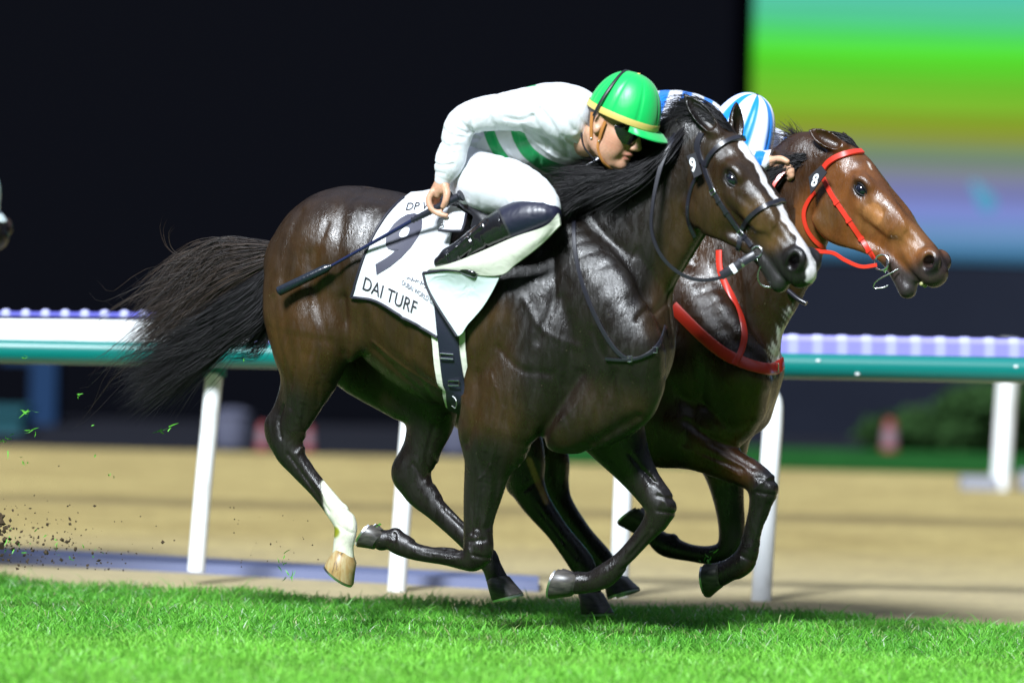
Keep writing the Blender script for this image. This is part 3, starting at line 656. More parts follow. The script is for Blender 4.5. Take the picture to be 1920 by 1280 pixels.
# sand: one ground sheet out to the horizon
ms = mat('raked_sand', (.4, .3, .16), .95, spec=.1)
n = noise(ms, .9, 8, .75, (1, 1, 1)); n2 = noise(ms, 14, 6, .8)
c = ramp(ms, n, [(.35, (.31, .235, .095)), (.65, (.44, .35, .145))]); c2 = ramp(ms, n2, [(.3, (.62, .62, .62)), (.7, (1.25, 1.25, 1.22))])
c = mix(ms, 1, c, c2, 'MULTIPLY')
tc = N(ms, 'ShaderNodeTexCoord'); sp = N(ms, 'ShaderNodeSeparateXYZ'); L(ms, tc.outputs['Object'], sp.inputs[0])
wob = mathn(ms, 'ADD', sp.outputs['Y'], mathn(ms, 'MULTIPLY', noise(ms, .6, 4), .9))
dark_band = mathn(ms, 'ABSOLUTE', mathn(ms, 'SUBTRACT', wob, 10.9))                        # darker wavering band across the sand
tm = N(ms, 'ShaderNodeMapRange'); tm.inputs[1].default_value = .15; tm.inputs[2].default_value = .75; tm.inputs[3].default_value = .8; tm.inputs[4].default_value = 0; L(ms, dark_band, tm.inputs[0])
c = mix(ms, tm.outputs[0], c, (.16, .12, .055))
nr = N(ms, 'ShaderNodeMapRange'); nr.inputs[1].default_value = 4; nr.inputs[2].default_value = 7.5; nr.inputs[3].default_value = .5; nr.inputs[4].default_value = 0; L(ms, sp.outputs['Y'], nr.inputs[0])
c = mix(ms, nr.outputs[0], c, (.47, .41, .28))                                        # paler rail-side sand
L(ms, c, bsdf(ms).inputs['Base Color']); L(ms, bump(ms, n2, .6, .04), bsdf(ms).inputs['Normal'])
sheet('ground', [(-150, -60), (150, -60), (150, 220), (-150, 220)], ms, -.03)
# turf base under the blades
_e0, _e1 = atZ(0, 1097, 0), atZ(1900, 1178, 0)
_es = (_e1[1] - _e0[1]) / (_e1[0] - _e0[0]); _ec = _e0[1] - _es * _e0[0]
EDGE = lambda x: _ec + _es * x + .12 * math.sin(x * 1.9) + .08 * math.sin(x * 5.3 + 1) + .05 * math.sin(x * 11)
mt = mat('turf_soil', (.03, .09, .012), .9, spec=.1); n = noise(mt, 3, 6, .7); L(mt, ramp(mt, n, [(.3, (.012, .05, .006)), (.7, (.035, .14, .014))]), bsdf(mt).inputs['Base Color'])
xs = np.linspace(-30, 30, 601)
mb = MB(); vs = [(x, -40, 0) for x in xs] + [(x, EDGE(x), 0) for x in xs] + [(x, EDGE(x) + .06, -.035) for x in xs]; k = len(xs)
mb.add(vs, [(a * k + i, a * k + i + 1, (a + 1) * k + i + 1, (a + 1) * k + i) for a in range(2) for i in range(k - 1)])
tag(mb.build('turf', mt, smooth=False), kind='structure')
# grass blades
rng = np.random.default_rng(3)
def blades(n, xr, yr, hmin, hmax, wd, seed):
    r = np.random.default_rng(seed)
    x = r.uniform(*xr, n); y = r.uniform(*yr, n)
    e = _ec + _es * x + .12 * np.sin(x * 1.9) + .08 * np.sin(x * 5.3 + 1) + .05 * np.sin(x * 11)
    k = y < e + r.normal(0, .05, n); x, y = x[k], y[k]; n = len(x)
    cl = .5 + .5 * np.sin(x * 7 + 3 * np.sin(y * 2.3)) * np.sin(y * 5.1 + 2 * np.sin(x * 1.7))
    h = r.uniform(hmin, hmax, n) * (.7 + .45 * cl) * np.where(r.random(n) < .04, 1.6, 1); w = wd * r.uniform(.6, 1.3, n); th = r.uniform(0, 2 * np.pi, n)
    az = r.uniform(0, 2 * np.pi, n); bend = r.uniform(.1, .95, n) * h
    V = []; bx, by = np.cos(th) * w, np.sin(th) * w; dx, dy = np.cos(az), np.sin(az)
    for t, ww in ((0, 1), (.4, .9), (.75, .6), (1, .05)):
        px = x + dx * bend * t ** 2; py = y + dy * bend * t ** 2; pz = h * (t - .28 * t * t)
        V.append(np.stack([px - bx * ww, py - by * ww, pz], -1)); V.append(np.stack([px + bx * ww, py + by * ww, pz], -1))
    V = np.stack(V, 1).reshape(-1, 3); b = (np.arange(n) * 8)[:, None]
    F = np.concatenate([b + np.array([[0, 1, 3, 2]]), b + np.array([[2, 3, 5, 4]]), b + np.array([[4, 5, 7, 6]])])
    tone = r.random(n); pat = np.clip(cl + r.normal(0, .2, n), 0, 1)
    c0 = np.array([.055, .27, .03]); c1 = np.array([.24, .68, .075]); C = c0 + (c1 - c0) * (tone * .6 + pat * .4)[:, None]
    dry = r.random(n) < .05; C[dry] = (.42, .50, .20); pale = r.random(n) < .02; C[pale] = (.62, .72, .55)
    worn = (np.sin(x * 2.7 + 1.3 * np.sin(y * 3.1)) * np.sin(y * 3.7 + x) > .72); C[worn] *= (.8, .7, .8)
    lt = np.clip((-.35 - y) / .5, 0, 1)[:, None]; C = C * (1 - .6 * lt) + np.array([.32, .78, .10]) * (.7 + .5 * tone[:, None]) * .6 * lt; C *= np.clip(1 - .35 * (y - 1.2) / 1.2, .6, 1)[:, None]      # brighter near grass and shaded far edge painted into the blade colour
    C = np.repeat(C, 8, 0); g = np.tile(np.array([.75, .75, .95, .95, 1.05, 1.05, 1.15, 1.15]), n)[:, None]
    return V, F, C * g
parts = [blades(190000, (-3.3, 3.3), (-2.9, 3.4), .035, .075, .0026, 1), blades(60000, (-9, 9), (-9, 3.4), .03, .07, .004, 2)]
off = 0; VV = []; FF = []; CC = []
for v, f, c_ in parts: VV.append(v); FF.append(f + off); CC.append(c_); off += len(v)
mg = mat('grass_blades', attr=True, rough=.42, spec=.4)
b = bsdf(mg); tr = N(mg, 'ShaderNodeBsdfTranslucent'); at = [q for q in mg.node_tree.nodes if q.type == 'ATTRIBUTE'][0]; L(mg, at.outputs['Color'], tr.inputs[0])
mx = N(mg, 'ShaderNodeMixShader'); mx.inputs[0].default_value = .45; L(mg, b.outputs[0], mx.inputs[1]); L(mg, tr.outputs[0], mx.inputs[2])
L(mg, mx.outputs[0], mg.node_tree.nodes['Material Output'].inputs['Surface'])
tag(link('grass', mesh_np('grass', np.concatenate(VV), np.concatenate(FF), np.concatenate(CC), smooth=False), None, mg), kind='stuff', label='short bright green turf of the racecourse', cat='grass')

# drain strip between turf and sand (the pale blue band at the foot of the rail)
mk = mat('blue_grey_plastic', (.13, .15, .26), .6); L(mk, bump(mk, noise(mk, 30, 3), .2, .004), bsdf(mk).inputs['Normal'])
p0, p1 = atZ(-400, 1006, 0), atZ(1010, 1084, 0); q0, q1 = atZ(-400, 1022, 0), atZ(1010, 1096, 0)
kb = MB(); vs = []
for (a, b_) in ((q0, q1), (p0, p1)):
    for t in np.linspace(0, 1, 12): P = a + (b_ - a) * t; vs += [(P[0], P[1], -.03 + .0), (P[0], P[1], .012)]
kb.add(vs, [(2 * i + 1, 2 * i + 3, 2 * i + 27, 2 * i + 25) for i in range(11)] + [(2 * i, 2 * i + 2, 2 * i + 3, 2 * i + 1) for i in range(11)])
tag(kb.build('path', mk, smooth=False), kind='structure')

# ------------------------------------------------------------------ running rail
RY = 3.12
mteal = mat('teal_pvc', (.0, .15, .135), .3, spec=.5, coat=.4); mwhite = mat('white_pvc', (.80, .82, .84), .35); mblue = mat('violet_blue_pvc', (.10, .09, .55), .4)
_n = noise(mwhite, 5, 6, .7, (1, 1, .5)); L(mwhite, ramp(mwhite, _n, [(.30, (.50, .50, .47)), (.48, (.80, .82, .84))]), bsdf(mwhite).inputs['Base Color']); L(mwhite, bump(mwhite, noise(mwhite, 60, 3), .08, .002), bsdf(mwhite).inputs['Normal'])
rl = empty('running_rail', tuple(atY(960, 690, RY)), label='teal and white running rail stretching along the turf behind the racehorses', cat='rail')
def rp(px, py, Y=RY): return atY(px, py, Y)
ra, rb = rp(-900, 638), rp(2900, 712)
dirr = (rb - ra) / np.linalg.norm(rb - ra)
SR = 9800 / 23.12
def profile(mbv, a, b_, sec):
    vs = []
    for P in (a, b_):
        for y, z in sec: vs.append((P[0], P[1] + y, P[2] + z))
    k = len(sec); mbv.add(vs, [(j, (j + 1) % k, k + (j + 1) % k, k + j) for j in range(k)] + [tuple(range(k)), tuple(range(2 * k - 1, k - 1, -1))])
ov = [(.058 * math.sin(t) * -1, .060 * math.cos(t) * (1.0)) for t in np.linspace(0, 2 * math.pi, 25)[:-1]]
t_ = MB(); profile(t_, ra, rb, ov); o = t_.build('tube', mteal, rl, ); 
for ch in [o]: ch.matrix_parent_inverse = rl.matrix_basis.inverted()
# white board on top at the left, ribbed strip with violet and white teeth all along
wa, wb = rp(-900, 606), rp(470, 618)
w_ = MB(); profile(w_, wa, wb, [(-.035, -.062), (.03, -.062), (.03, .036), (.0, .042), (-.025, .036), (-.035, .02)]); w_.build('white_board', mwhite, rl)
def ribbed(name, pxa, pxb, ytop, ybot, period, depth, ca, cb, duty):
    """one strip along the rail whose top edge rises and falls, coloured rib by rib"""
    xs_ = np.arange(pxa, pxb, 3.0); sec0 = [(-.03, 0), (-.03, .7), (-.015, 1.0), (.015, 1.0), (.03, .7), (.03, 0)]; V_ = []; C_ = []
    for x in xs_:
        ph = (x / period) % 1; w = sstep(0, .22, ph) * sstep(duty + .2, duty, ph); yt, yb = ytop(x), ybot(x); P0 = rp(x, yb); hh = (yb - yt) / SR * (1 - depth * (1 - w))
        for yy, zz in sec0: V_.append(P0 + (0, yy, zz * hh)); C_.append(np.array(ca) * w + np.array(cb) * (1 - w))
    k = len(sec0); n_ = len(xs_); F_ = [(i * k + j, i * k + (j + 1) % k, (i + 1) * k + (j + 1) % k, (i + 1) * k + j) for i in range(n_ - 1) for j in range(k)]
    o = link(name, mesh_np(name, np.array(V_), np.array(F_), np.array(C_), smooth=False), rl, mrib); return o
mrib = mat('ribbed_pvc', attr=True, rough=.45)
ribbed('ribbed_strip', -400, 470, lambda x: 579 + x * .0085, lambda x: 592 + x * .0085, 37, .35, (.45, .46, .72), (.10, .10, .46), .4)
ribbed('ribbed_strip', 470, 2300, lambda x: 626 + (x - 1480) * .0165, lambda x: 662 + (x - 1480) * .0165, 46, .05, (.33, .34, .64), (.21, .20, .56), .4)
lw = MB(); profile(lw, rp(470, 652), rp(2250, 668), [(-.02, -.03), (.03, -.03), (.03, .02), (-.02, .02)]); lw.build('lilac_strip', mat('pale_lilac_pvc', (.42, .42, .8), .4), rl)
for px, py in ((1534, 676), (1608, 701), (1905, 687)):
    P = rp(px, py, RY - .056); MB().ball(P, (.010, .004, .006), 6).build('water_drop', mwhite, rl)
def post(px0, py0, px1, py1, w, Y0, hook=1, base=None):
    a = atY(px0, py0, Y0 + .02); d = ray(px1, py1); b_ = atY(px1, py1, Y0)
    pr = empty('rail_post', (b_[0], b_[1], b_[2]), cat='post', group='white posts holding the running rail')
    pts = [b_ - np.array([0, 0, .05]), b_ + (a - b_) * .35, b_ + (a - b_) * .7]
    if hook:
        pts += [b_ + (a - b_) * .88, a + np.array([-.012, .0, -.012]), a + np.array([-.07 * hook, -.0, .045])]
    else: pts += [a]
    r = w / 2 / SR
    q = MB(); q.tube(cr(np.array(pts), 6), r, 16); q.build('pole', mwhite, pr)
    cl = MB(); P = np.array(pts[-1]); cl.box(P + (-.05, -.03, -.015), P + (.05, .06, .03)); cl.build('clamp', mteal, pr)
    return pr
for i, (x0, y0, x1, y1, w, Y0, hk, lab) in enumerate(((402, 700, 368, 1050, 33, RY + .12, 0, 'white rail post below the tail of the nearest horse'),
        (775, 700, 743, 1105, 35, RY, 0, 'white rail post seen between the hind legs of the nearest horse'), (1178, 700, 1160, 1100, 36, RY, 0, 'white rail post between the two horses, under the near chest'),
        (1452, 745, 1426, 1130, 38, RY, 1, 'white rail post with curved top beside the bay horse\'s raised knee'))):
    p = post(x0, y0, x1, y1, w, Y0, hk); p['label'] = lab

# far rail post and its feet on the sand's far side
def at_ground(px, py): return atZ(px, py, -.03)
g = at_ground(1875, 918); FY = g[1]; s2 = FPX / (FY + 20)
fp = empty('far_post', tuple(g), label='white post with pale foot blocks on the far side of the sand', cat='post')
q = MB(); q.tube(np.array([atY(1894, 640, FY), atY(1884, 780, FY), g + (0, 0, -.02)]), 17 / s2, 14); q.build('pole', mwhite, fp)
mcon = mat('pale_grey_concrete', (.22, .23, .27), .8); q = MB(); P = atY(1835, 905, FY); q.box(P + (-34 / s2, -.1, -16 / s2), P + (34 / s2, .12, 12 / s2)); q.build('foot_block', mcon, fp); q = MB(); P = atY(1925, 895, FY); q.box(P + (-14 / s2, -.1, -22 / s2), P + (24 / s2, .12, 12 / s2)); q.build('foot_block', mcon, fp)

# ------------------------------------------------------------------ far side of the course
msl = mat('slate_panel', (.030, .034, .052), .95, spec=0.05); L(msl, ramp(msl, noise(msl, .5, 3), [(.3, (.0065, .0078, .0135)), (.7, (.010, .012, .020))]), bsdf(msl).inputs['Base Color'])
FARY = 30.0; WY = 24.0
def wall(name, px0, px1, py1, Y, z0, depth, m, **kw):
    a = atY(px0, py1, Y); b_ = atY(px1, py1, Y); e = empty(name, ((a[0] + b_[0]) / 2, Y, z0), **kw)
    q = MB(); q.box((a[0], Y, z0), (b_[0], Y + depth, a[2])); q.build('body', m, e, smooth=False); return e, a, b_
mdk = mat('near_black_cladding', (.0024, .0026, .0040), 1.0, spec=0.0)
e, a, b_ = wall('sky_backdrop', -2600, 1395, -900, WY, -.03, 6, mdk, label='added dark backdrop wall hiding the bright sky behind the track on the left', cat='backdrop')  # added dark backdrop, keeps the bright fill sky out of view
e, a, b_ = wall('screen_plinth', 1394.5, 4200, 488, WY + .02, -.03, 3, msl, label='slate blue screen base wall under the giant screen', cat='wall')
# giant screen with the blurred bands of its picture
a = atY(1402, 482, FARY); b_ = atY(3600, -800, FARY)
sc_ = empty('video_screen', ((a[0] + b_[0]) / 2, FARY, a[2]), label='giant lit video screen showing green, olive and violet bands', cat='screen')
me_ = mat('screen_picture', (0, 0, 0), .5); b = bsdf(me_)
tc = N(me_, 'ShaderNodeTexCoord'); sp = N(me_, 'ShaderNodeSeparateXYZ'); L(me_, tc.outputs['Object'], sp.inputs[0])
Zat = lambda py: atY(1650, py, FARY)[2]
zmin, zmax = Zat(490), Zat(-60)
mr = N(me_, 'ShaderNodeMapRange'); mr.inputs[1].default_value = zmin; mr.inputs[2].default_value = zmax; L(me_, sp.outputs['Z'], mr.inputs[0])
st_ = noise(me_, 7, 8, .85, (.012, .012, 2.6)); st3 = mathn(me_, 'MULTIPLY', mathn(me_, 'SUBTRACT', st_, .5), .13)
stf = noise(me_, 9, 6, .9, (.008, .008, 9)); st3 = mathn(me_, 'ADD', st3, mathn(me_, 'MULTIPLY', mathn(me_, 'SUBTRACT', stf, .5), .10))
fac = mathn(me_, 'ADD', mr.outputs[0], st3)
def srgb(r, g, b): return tuple(((v / 255) / 12.92 if v / 255 <= .04045 else ((v / 255 + .055) / 1.055) ** 2.4) for v in (r, g, b))
bands = [(490, (40, 70, 90)), (470, (70, 125, 165)), (440, (105, 148, 190)), (395, (122, 136, 205)), (350, (126, 130, 178)), (315, (120, 128, 130)), (285, (112, 140, 110)), (262, (130, 140, 70)), (238, (138, 156, 45)), (200, (124, 178, 48)), (150, (105, 195, 48)), (100, (84, 222, 48)), (62, (80, 215, 105)), (30, (85, 205, 150)), (0, (90, 198, 170)), (-55, (60, 190, 190))]
stops = [((490 - py) / 550.0, srgb(*c)) for py, c in bands]
colr = ramp(me_, fac, stops); stm = noise(me_, 5, 5, .8, (.01, .01, 1.6)); colr = mix(me_, 1.0, colr, ramp(me_, stm, [(.35, (.80, .80, .82)), (.65, (1.16, 1.14, 1.12))]), 'MULTIPLY')
L(me_, colr, b.inputs['Emission Color']); b.inputs['Emission Strength'].default_value = .60; b.inputs['Specular IOR Level'].default_value = 0
q = MB(); q.box((a[0], FARY, a[2]), (b_[0], FARY + .25, b_[2])); o = link('display', q.mesh('display', False), None, me_); o.parent = sc_; o.matrix_parent_inverse = sc_.matrix_basis.inverted()
# object coordinates of the display are world metres because its origin is the world's
fm = MB(); fm.box((a[0] - .12, FARY - .04, a[2] - .10), (a[0] - .003, FARY + .4, b_[2])); fm.box((a[0] - .12, FARY - .04, a[2] - .2), (b_[0], FARY + .4, a[2] - .003)); fm.build('frame', mdk, sc_, smooth=False)
mtq = mat('turquoise_light', (0, 0, 0), .5, emis=(srgb(80, 165, 200), .5)); q = MB(); P = atY(1850, 378, FARY - .02)
q.tube([P + np.array([-.14, 0, .18]), P, P + np.array([.05, 0, -.08])], [.03, .09, .06], 12); o = q.build('picture_patch', mtq, sc_)

# far verge, hedge, cones and dim objects
mvg = mat('far_verge', (.02, .075, .02), 1.0, spec=0.0); n = noise(mvg, 3, 4); L(mvg, ramp(mvg, n, [(.3, (.010, .050, .012)), (.7, (.016, .080, .018))]), bsdf(mvg).inputs['Base Color'])
P = at_ground(960, 868); VY = P[1]
x0 = at_ground(900, 868)[0]
sheet('far_verge', [(x0, VY), (60, VY + 1.5), (60, VY + 5.5), (x0, VY + 4)], mvg, -.02)
mdg = mat('dark_tarmac', (.008, .0085, .013), .95, spec=.1); sheet('road', [(-60, VY - .5), (x0, VY + .6), (60, VY + 1.5), (60, WY + 3), (-60, WY + 3)], mdg, -.026)
def thing_px(name, px, py_top, py_bot, Y, build, **kw):
    """small far object: build(mb parts) in metres from its base"""
    s = FPX / (Y + 20); b_ = atY(px, py_bot, Y); e = empty(name, (b_[0], Y, b_[2]), **kw); build(e, b_, (py_bot - py_top) / s, s); return e
mred = mat('red_plastic', (.16, .010, .012), .6); mpk = mat('pale_band', (.17, .10, .12), .6)
def cone(e, b_, h, s):
    q = MB(); q.tube([b_, b_ + (0, 0, .045 * h), b_ + (0, 0, .05 * h), b_ + (0, 0, .4 * h), b_ + (0, 0, .8 * h), b_ + (0, 0, h)], [.30 * h, .28 * h, .24 * h, .187 * h, .155 * h, .10 * h], 16); q.build('shell', mred, e)
    q = MB(); q.tube([b_ + (0, 0, .4 * h), b_ + (0, 0, .8 * h)], [.19 * h, .16 * h], 16); q.build('reflective_band', mpk, e)
Yc = VY + 4
thing_px('traffic_cone', 1667, 785, 868, Yc, cone, label='red and white traffic cone on the far green verge', cat='cone')
thing_px('traffic_cone', 492, 792, 856, VY + 1, cone, label='red traffic cone left of the white-socked leg', cat='cone')
thing_px('traffic_cone', 578, 798, 856, VY + 1, cone, label='red traffic cone behind the white-socked leg', cat='cone')
mgy = mat('lilac_grey_plastic', (.05, .053, .085), .8)
def fig(e, b_, h, s):
    w = h * .38; q = MB(); q.tube([b_, b_ + (0, 0, .02), b_ + (0, 0, .82 * h), b_ + (0, 0, .86 * h)], [w * .8, w * .84, w, w * .95], 14); q.build('drum', mgy, e)
    q = MB(); q.tube([b_ + (0, 0, .86 * h), b_ + (0, 0, .91 * h), b_ + (0, 0, h)], [w * 1.06, w * 1.08, w * .5], 14); q.build('lid', mgy, e)
thing_px('waste_bin', 432, 765, 860, VY + 1.5, fig, label='dim grey bin beyond the sand, right of the first rail post', cat='bin')
thing_px('waste_bin', 858, 765, 872, VY + 1.5, fig, label='dim grey bin beyond the sand, glimpsed below the girth', cat='bin')
mbl = mat('navy_blue_paint', (.006, .022, .060), .7, spec=.1); mtl = mat('dull_teal_paint', (.012, .055, .068), .7, spec=.1)
def bluepost(e, b_, h, s):
    q = MB(); q.box(b_ + (-24 / s, 0, 0), b_ + (24 / s, .5, h)); q.box(b_ + (-80 / s, 0.01, h * .93), b_ + (24 / s - .01, .49, h * .99)); q.build('frame', mbl, e, smooth=False)
def tealbox(e, b_, h, s):
    q = MB(); q.box(b_ + (-70 / s, 0, 0), b_ + (40 / s, .8, h * .82)); q.build('cabinet', mtl, e, smooth=False); q = MB(); q.box(b_ + (-74 / s, -.04, h * .823), b_ + (44 / s, .84, h)); q.build('lid', mtl, e, smooth=False)
thing_px('gate_frame', 78, 670, 835, VY + 5, bluepost, label='dark blue upright frame beyond the sand at far left', cat='gate')
thing_px('storage_cabinet', 0, 765, 838, VY + 3, tealbox, label='dull teal cabinet beyond the sand at the left edge', cat='cabinet')
# clipped bush on the far right: leaf clumps on limbs
bx = at_ground(1850, 868); BY = VY + 4.5; bs = FPX / (BY + 20)
bb = atY(1850, 862, BY); bu = empty('bush', tuple(bb), label='dark green bush standing on the far verge at right', cat='bush')
r = np.random.default_rng(8); nl = 9000
q = r.normal(0, 1, (nl, 3)); q /= np.linalg.norm(q, axis=1)[:, None]; rad = r.uniform(.55, 1, nl)[:, None] ** .5
cen = np.array([[0, 0, .55], [-.35, 0, .4], [.45, .1, .5], [.1, -.1, .9], [.8, 0, .7]])[r.integers(0, 5, nl)]
P = bb + (cen + q * rad * (.42, .4, .36)) * (1.35, 1.0, .48); P = P[P[:, 2] > -.02]; nl = len(P)
u1 = r.normal(0, .03, (nl, 3)); u2 = r.normal(0, .03, (nl, 3))
Vv = np.stack([P - u1, P + u2, P + u1, P - u2], 1).reshape(-1, 3); Fv = np.arange(nl * 4).reshape(-1, 4)
link('foliage', mesh_np('foliage', Vv, Fv, smooth=False), bu, mat('bush_leaf', (.020, .048, .014), .9, spec=.05))
q = MB()
for k in range(7): q.tube([bb, bb + np.array([(-.4 + k * .16), 0, .2]), bb + np.array([(-.6 + k * .24), 0, .42])], [.03, .018, .006], 6)
q.build('stem', mat('bark', (.05, .04, .03), .9), bu)

# ================================================================== HAIR
def resample(C, m):
    C = cr(np.asarray(C, float), 8); d = np.r_[0, np.cumsum(np.linalg.norm(np.diff(C, axis=0), axis=1))]; t = np.linspace(0, d[-1], m)
    return np.stack([np.interp(t, d, C[:, i]) for i in range(3)], 1)
def strands(groups, m=14, seed=1):
    """groups: (guides list of (k,3) local polylines, count, radius, spread, wildness, colour a, colour b)"""
    r = np.random.default_rng(seed); Vs = []; Fs = []; Cs = []; off = 0
    for guides, n, rad, spread, wild, ca, cb in groups:
        G = np.stack([resample(g, m) for g in guides]); K = len(G) - 1
        q = r.random(n) * K if K else np.zeros(n); i = np.minimum(q.astype(int), max(K - 1, 0)); f = (q - i)[:, None, None]
        C = G[i] * (1 - f) + (G[i + 1] if K else G[i]) * f if K else np.repeat(G, n, 0)
        t = np.linspace(0, 1, m)[None, :, None]
        ncl = max(3, n // 38); cl = r.integers(0, ncl, n); co = r.normal(0, 1, (ncl, 1, 3)); c2 = r.normal(0, 1, (ncl, 1, 3)); ph = r.uniform(0, 6.28, (ncl, 1, 3))
        C = C + r.normal(0, 1, (n, 1, 3)) * spread * (.35 + .25 * t) + co[cl] * spread * 1.3 * t + c2[cl] * wild * t ** 2 * .8 + np.sin(t * 6.5 + ph[cl]) * wild * .45 * t
        C = C + r.normal(0, 1, (n, 1, 3)) * wild * .17 * t ** 1.5 + np.sin(t * 9 + r.uniform(0, 6.28, (n, 1, 3))) * wild * .10 * t
        ln = r.uniform(.55, 1.08, (n, 1, 1)); C = C[:, :1] + (C - C[:, :1]) * (1 - (1 - ln) * t)
        T = np.gradient(C, axis=1); T /= np.linalg.norm(T, axis=2, keepdims=True) + 1e-9
        a = np.cross(T, r.normal(0, 1, (n, 1, 3))); a /= np.linalg.norm(a, axis=2, keepdims=True) + 1e-9; b = np.cross(T, a)
        R_ = rad * r.uniform(.6, 1.3, (n, 1, 1)) * (1 - .9 * t ** 3)
        P = np.stack([C + R_ * (math.cos(w) * a + math.sin(w) * b) for w in (0, 2.094, 4.189)], 2)        # n,m,3,3
        Vs.append(P.reshape(-1, 3)); base = (np.arange(n) * m * 3)[:, None, None] + (np.arange(m - 1) * 3)[None, :, None]
        F = np.concatenate([base + np.array([[[j, (j + 1) % 3, (j + 1) % 3 + 3, j + 3]]]) for j in range(3)], 1)
        Fs.append(F.reshape(-1, 4) + off); off += n * m * 3
        u = r.random((n, 1, 1)); c = (np.array(ca) * (1 - u) + np.array(cb) * u) * r.uniform(.6, 1.3, (n, 1, 1)); Cs.append(np.broadcast_to(c[:, :, None, :], (n, m, 3, 3)).reshape(-1, 3))
    return np.concatenate(Vs), np.concatenate(Fs), np.concatenate(Cs)
mh = mat('horse_hair', attr=True, rough=.48, spec=.35)
def G(fr, pts): return np.array([fr.pt(*p) for p in pts])
BK, BK2, BR = (.005, .005, .006), (.016, .014, .016), (.050, .032, .022)
def hair(name, root, groups, seed): V_, F_, C_ = strands(groups, seed=seed); return link(name, mesh_np(name, V_, F_, C_), root, mh, keep=False)
hair('tail', root9, [
    ([G(fr9, [(535, 462, .02), (470, 455, .02), (400, 458, .0), (335, 490, -.02), (285, 560, -.03)]),
      G(fr9, [(535, 470, .02), (470, 478, .0), (400, 500, -.02), (330, 560, -.03), (262, 640, -.04)]),
      G(fr9, [(530, 480, .0), (470, 510, -.02), (400, 550, -.04), (320, 620, -.05), (240, 690, -.05)])], 2300, .0012, .015, .055, BK2, BR),
    ([G(fr9, [(532, 478, .0), (480, 530, -.03), (410, 580, -.05), (330, 640, -.05), (245, 700, -.06)]),
      G(fr9, [(528, 490, .0), (485, 570, -.03), (420, 620, -.05), (350, 675, -.05), (265, 730, -.05)]),
      G(fr9, [(525, 500, .0), (492, 600, -.02), (430, 640, -.03), (365, 690, -.04), (300, 735, -.04)])], 3800, .0013, .015, .045, BK, BK2),
    ([G(fr9, [(520, 520, .02), (500, 600, .02), (470, 640, .02), (420, 650, .0)]), G(fr9, [(515, 540, .02), (505, 620, .02), (480, 655, .02), (440, 650, .0)])], 500, .0013, .012, .02, BK, BK2),
    ([G(fr9, [(500, 470, .0), (420, 500, .0), (330, 520, .0), (240, 560, .0), (195, 560, .0)]), G(fr9, [(500, 490, .0), (400, 560, .0), (300, 650, .0), (200, 740, .0), (150, 770, .0)])], 90, .0012, .03, .12, BK2, BR),
    ([G(fr9, [(400, 480, .0), (340, 480, .0), (300, 460, .0), (280, 420, .0), (285, 390, .0)])], 4, .0011, .004, .01, BR, BR)], 5)
mane9 = [
    ([G(fr9, [(1290, 252, -.03), (1262, 298, -.10), (1228, 328, -.12), (1190, 345, -.13), (1150, 358, -.13)]),
      G(fr9, [(1245, 292, -.02), (1205, 318, -.11), (1160, 332, -.14), (1115, 342, -.15), (1080, 342, -.15)]),
      G(fr9, [(1190, 300, -.02), (1150, 320, -.12), (1110, 345, -.16), (1070, 365, -.17), (1035, 372, -.17)]),
      G(fr9, [(1120, 345, -.02), (1095, 365, -.12), (1065, 385, -.18), (1050, 400, -.19), (1035, 412, -.19)])], 3000, .0013, .011, .030, BK, BK2),
    ([G(fr9, [(1275, 262, .0), (1240, 300, -.04), (1195, 322, -.06), (1140, 326, -.08), (1105, 322, -.08)]),
      G(fr9, [(1200, 318, .0), (1150, 330, -.08), (1110, 318, -.1), (1075, 318, -.1), (1050, 330, -.1)])], 700, .0013, .014, .035, BK, BK2),
    ([G(fr9, [(1290, 235, -.04), (1245, 290, -.13), (1200, 330, -.15), (1150, 360, -.17), (1100, 385, -.18)])], 500, .0014, .016, .03, BK, BK2),
    # forelock and crest thrown back between the ears
    ([G(fr9, [(1385, 262, -.02), (1350, 235, -.06), (1315, 215, -.06), (1280, 215, -.05), (1255, 228, -.04)]),
      G(fr9, [(1375, 255, .02), (1345, 215, -.02), (1310, 196, -.02), (1275, 192, .0), (1245, 205, .0)]),
      G(fr9, [(1360, 250, .0), (1330, 225, -.04), (1290, 230, -.05), (1262, 245, -.05), (1238, 252, -.05)])], 1500, .0013, .011, .022, BK, BK2),
    ([G(fr9, [(1340, 240, .0), (1300, 215, .0), (1265, 215, .0), (1235, 222, .0)]), G(fr9, [(1320, 235, .0), (1290, 235, .0), (1250, 240, .0), (1222, 236, .0)])], 160, .0011, .02, .05, BK, BK2)]
hair('mane', root9, mane9, 7)
hair('mane', root8, [
    ([G(fr8, [(1545, 275, -.03), (1515, 290, -.07), (1480, 300, -.09), (1450, 310, -.10), (1430, 315, -.1)]),
      G(fr8, [(1500, 315, -.03), (1480, 320, -.09), (1455, 330, -.11), (1430, 345, -.12), (1410, 360, -.12)]),
      G(fr8, [(1440, 350, -.03), (1420, 370, -.11), (1395, 390, -.14), (1370, 410, -.15), (1340, 430, -.15)])], 1500, .0014, .014, .025, BK, BK2),
    ([G(fr8, [(1540, 272, .0), (1510, 275, -.02), (1480, 283, -.03), (1450, 292, -.03)]), G(fr8, [(1520, 285, .0), (1500, 268, .0), (1492, 255, .0), (1478, 248, .0)])], 600, .0012, .012, .03, BK, BR),
    ([G(fr8, [(1610, 283, .0), (1590, 262, -.01), (1565, 256, -.01), (1540, 268, -.01)]), G(fr8, [(1600, 280, .02), (1575, 265, .0), (1550, 262, .0), (1525, 272, .0)])], 900, .0012, .009, .014, BK, BK2)], 9)
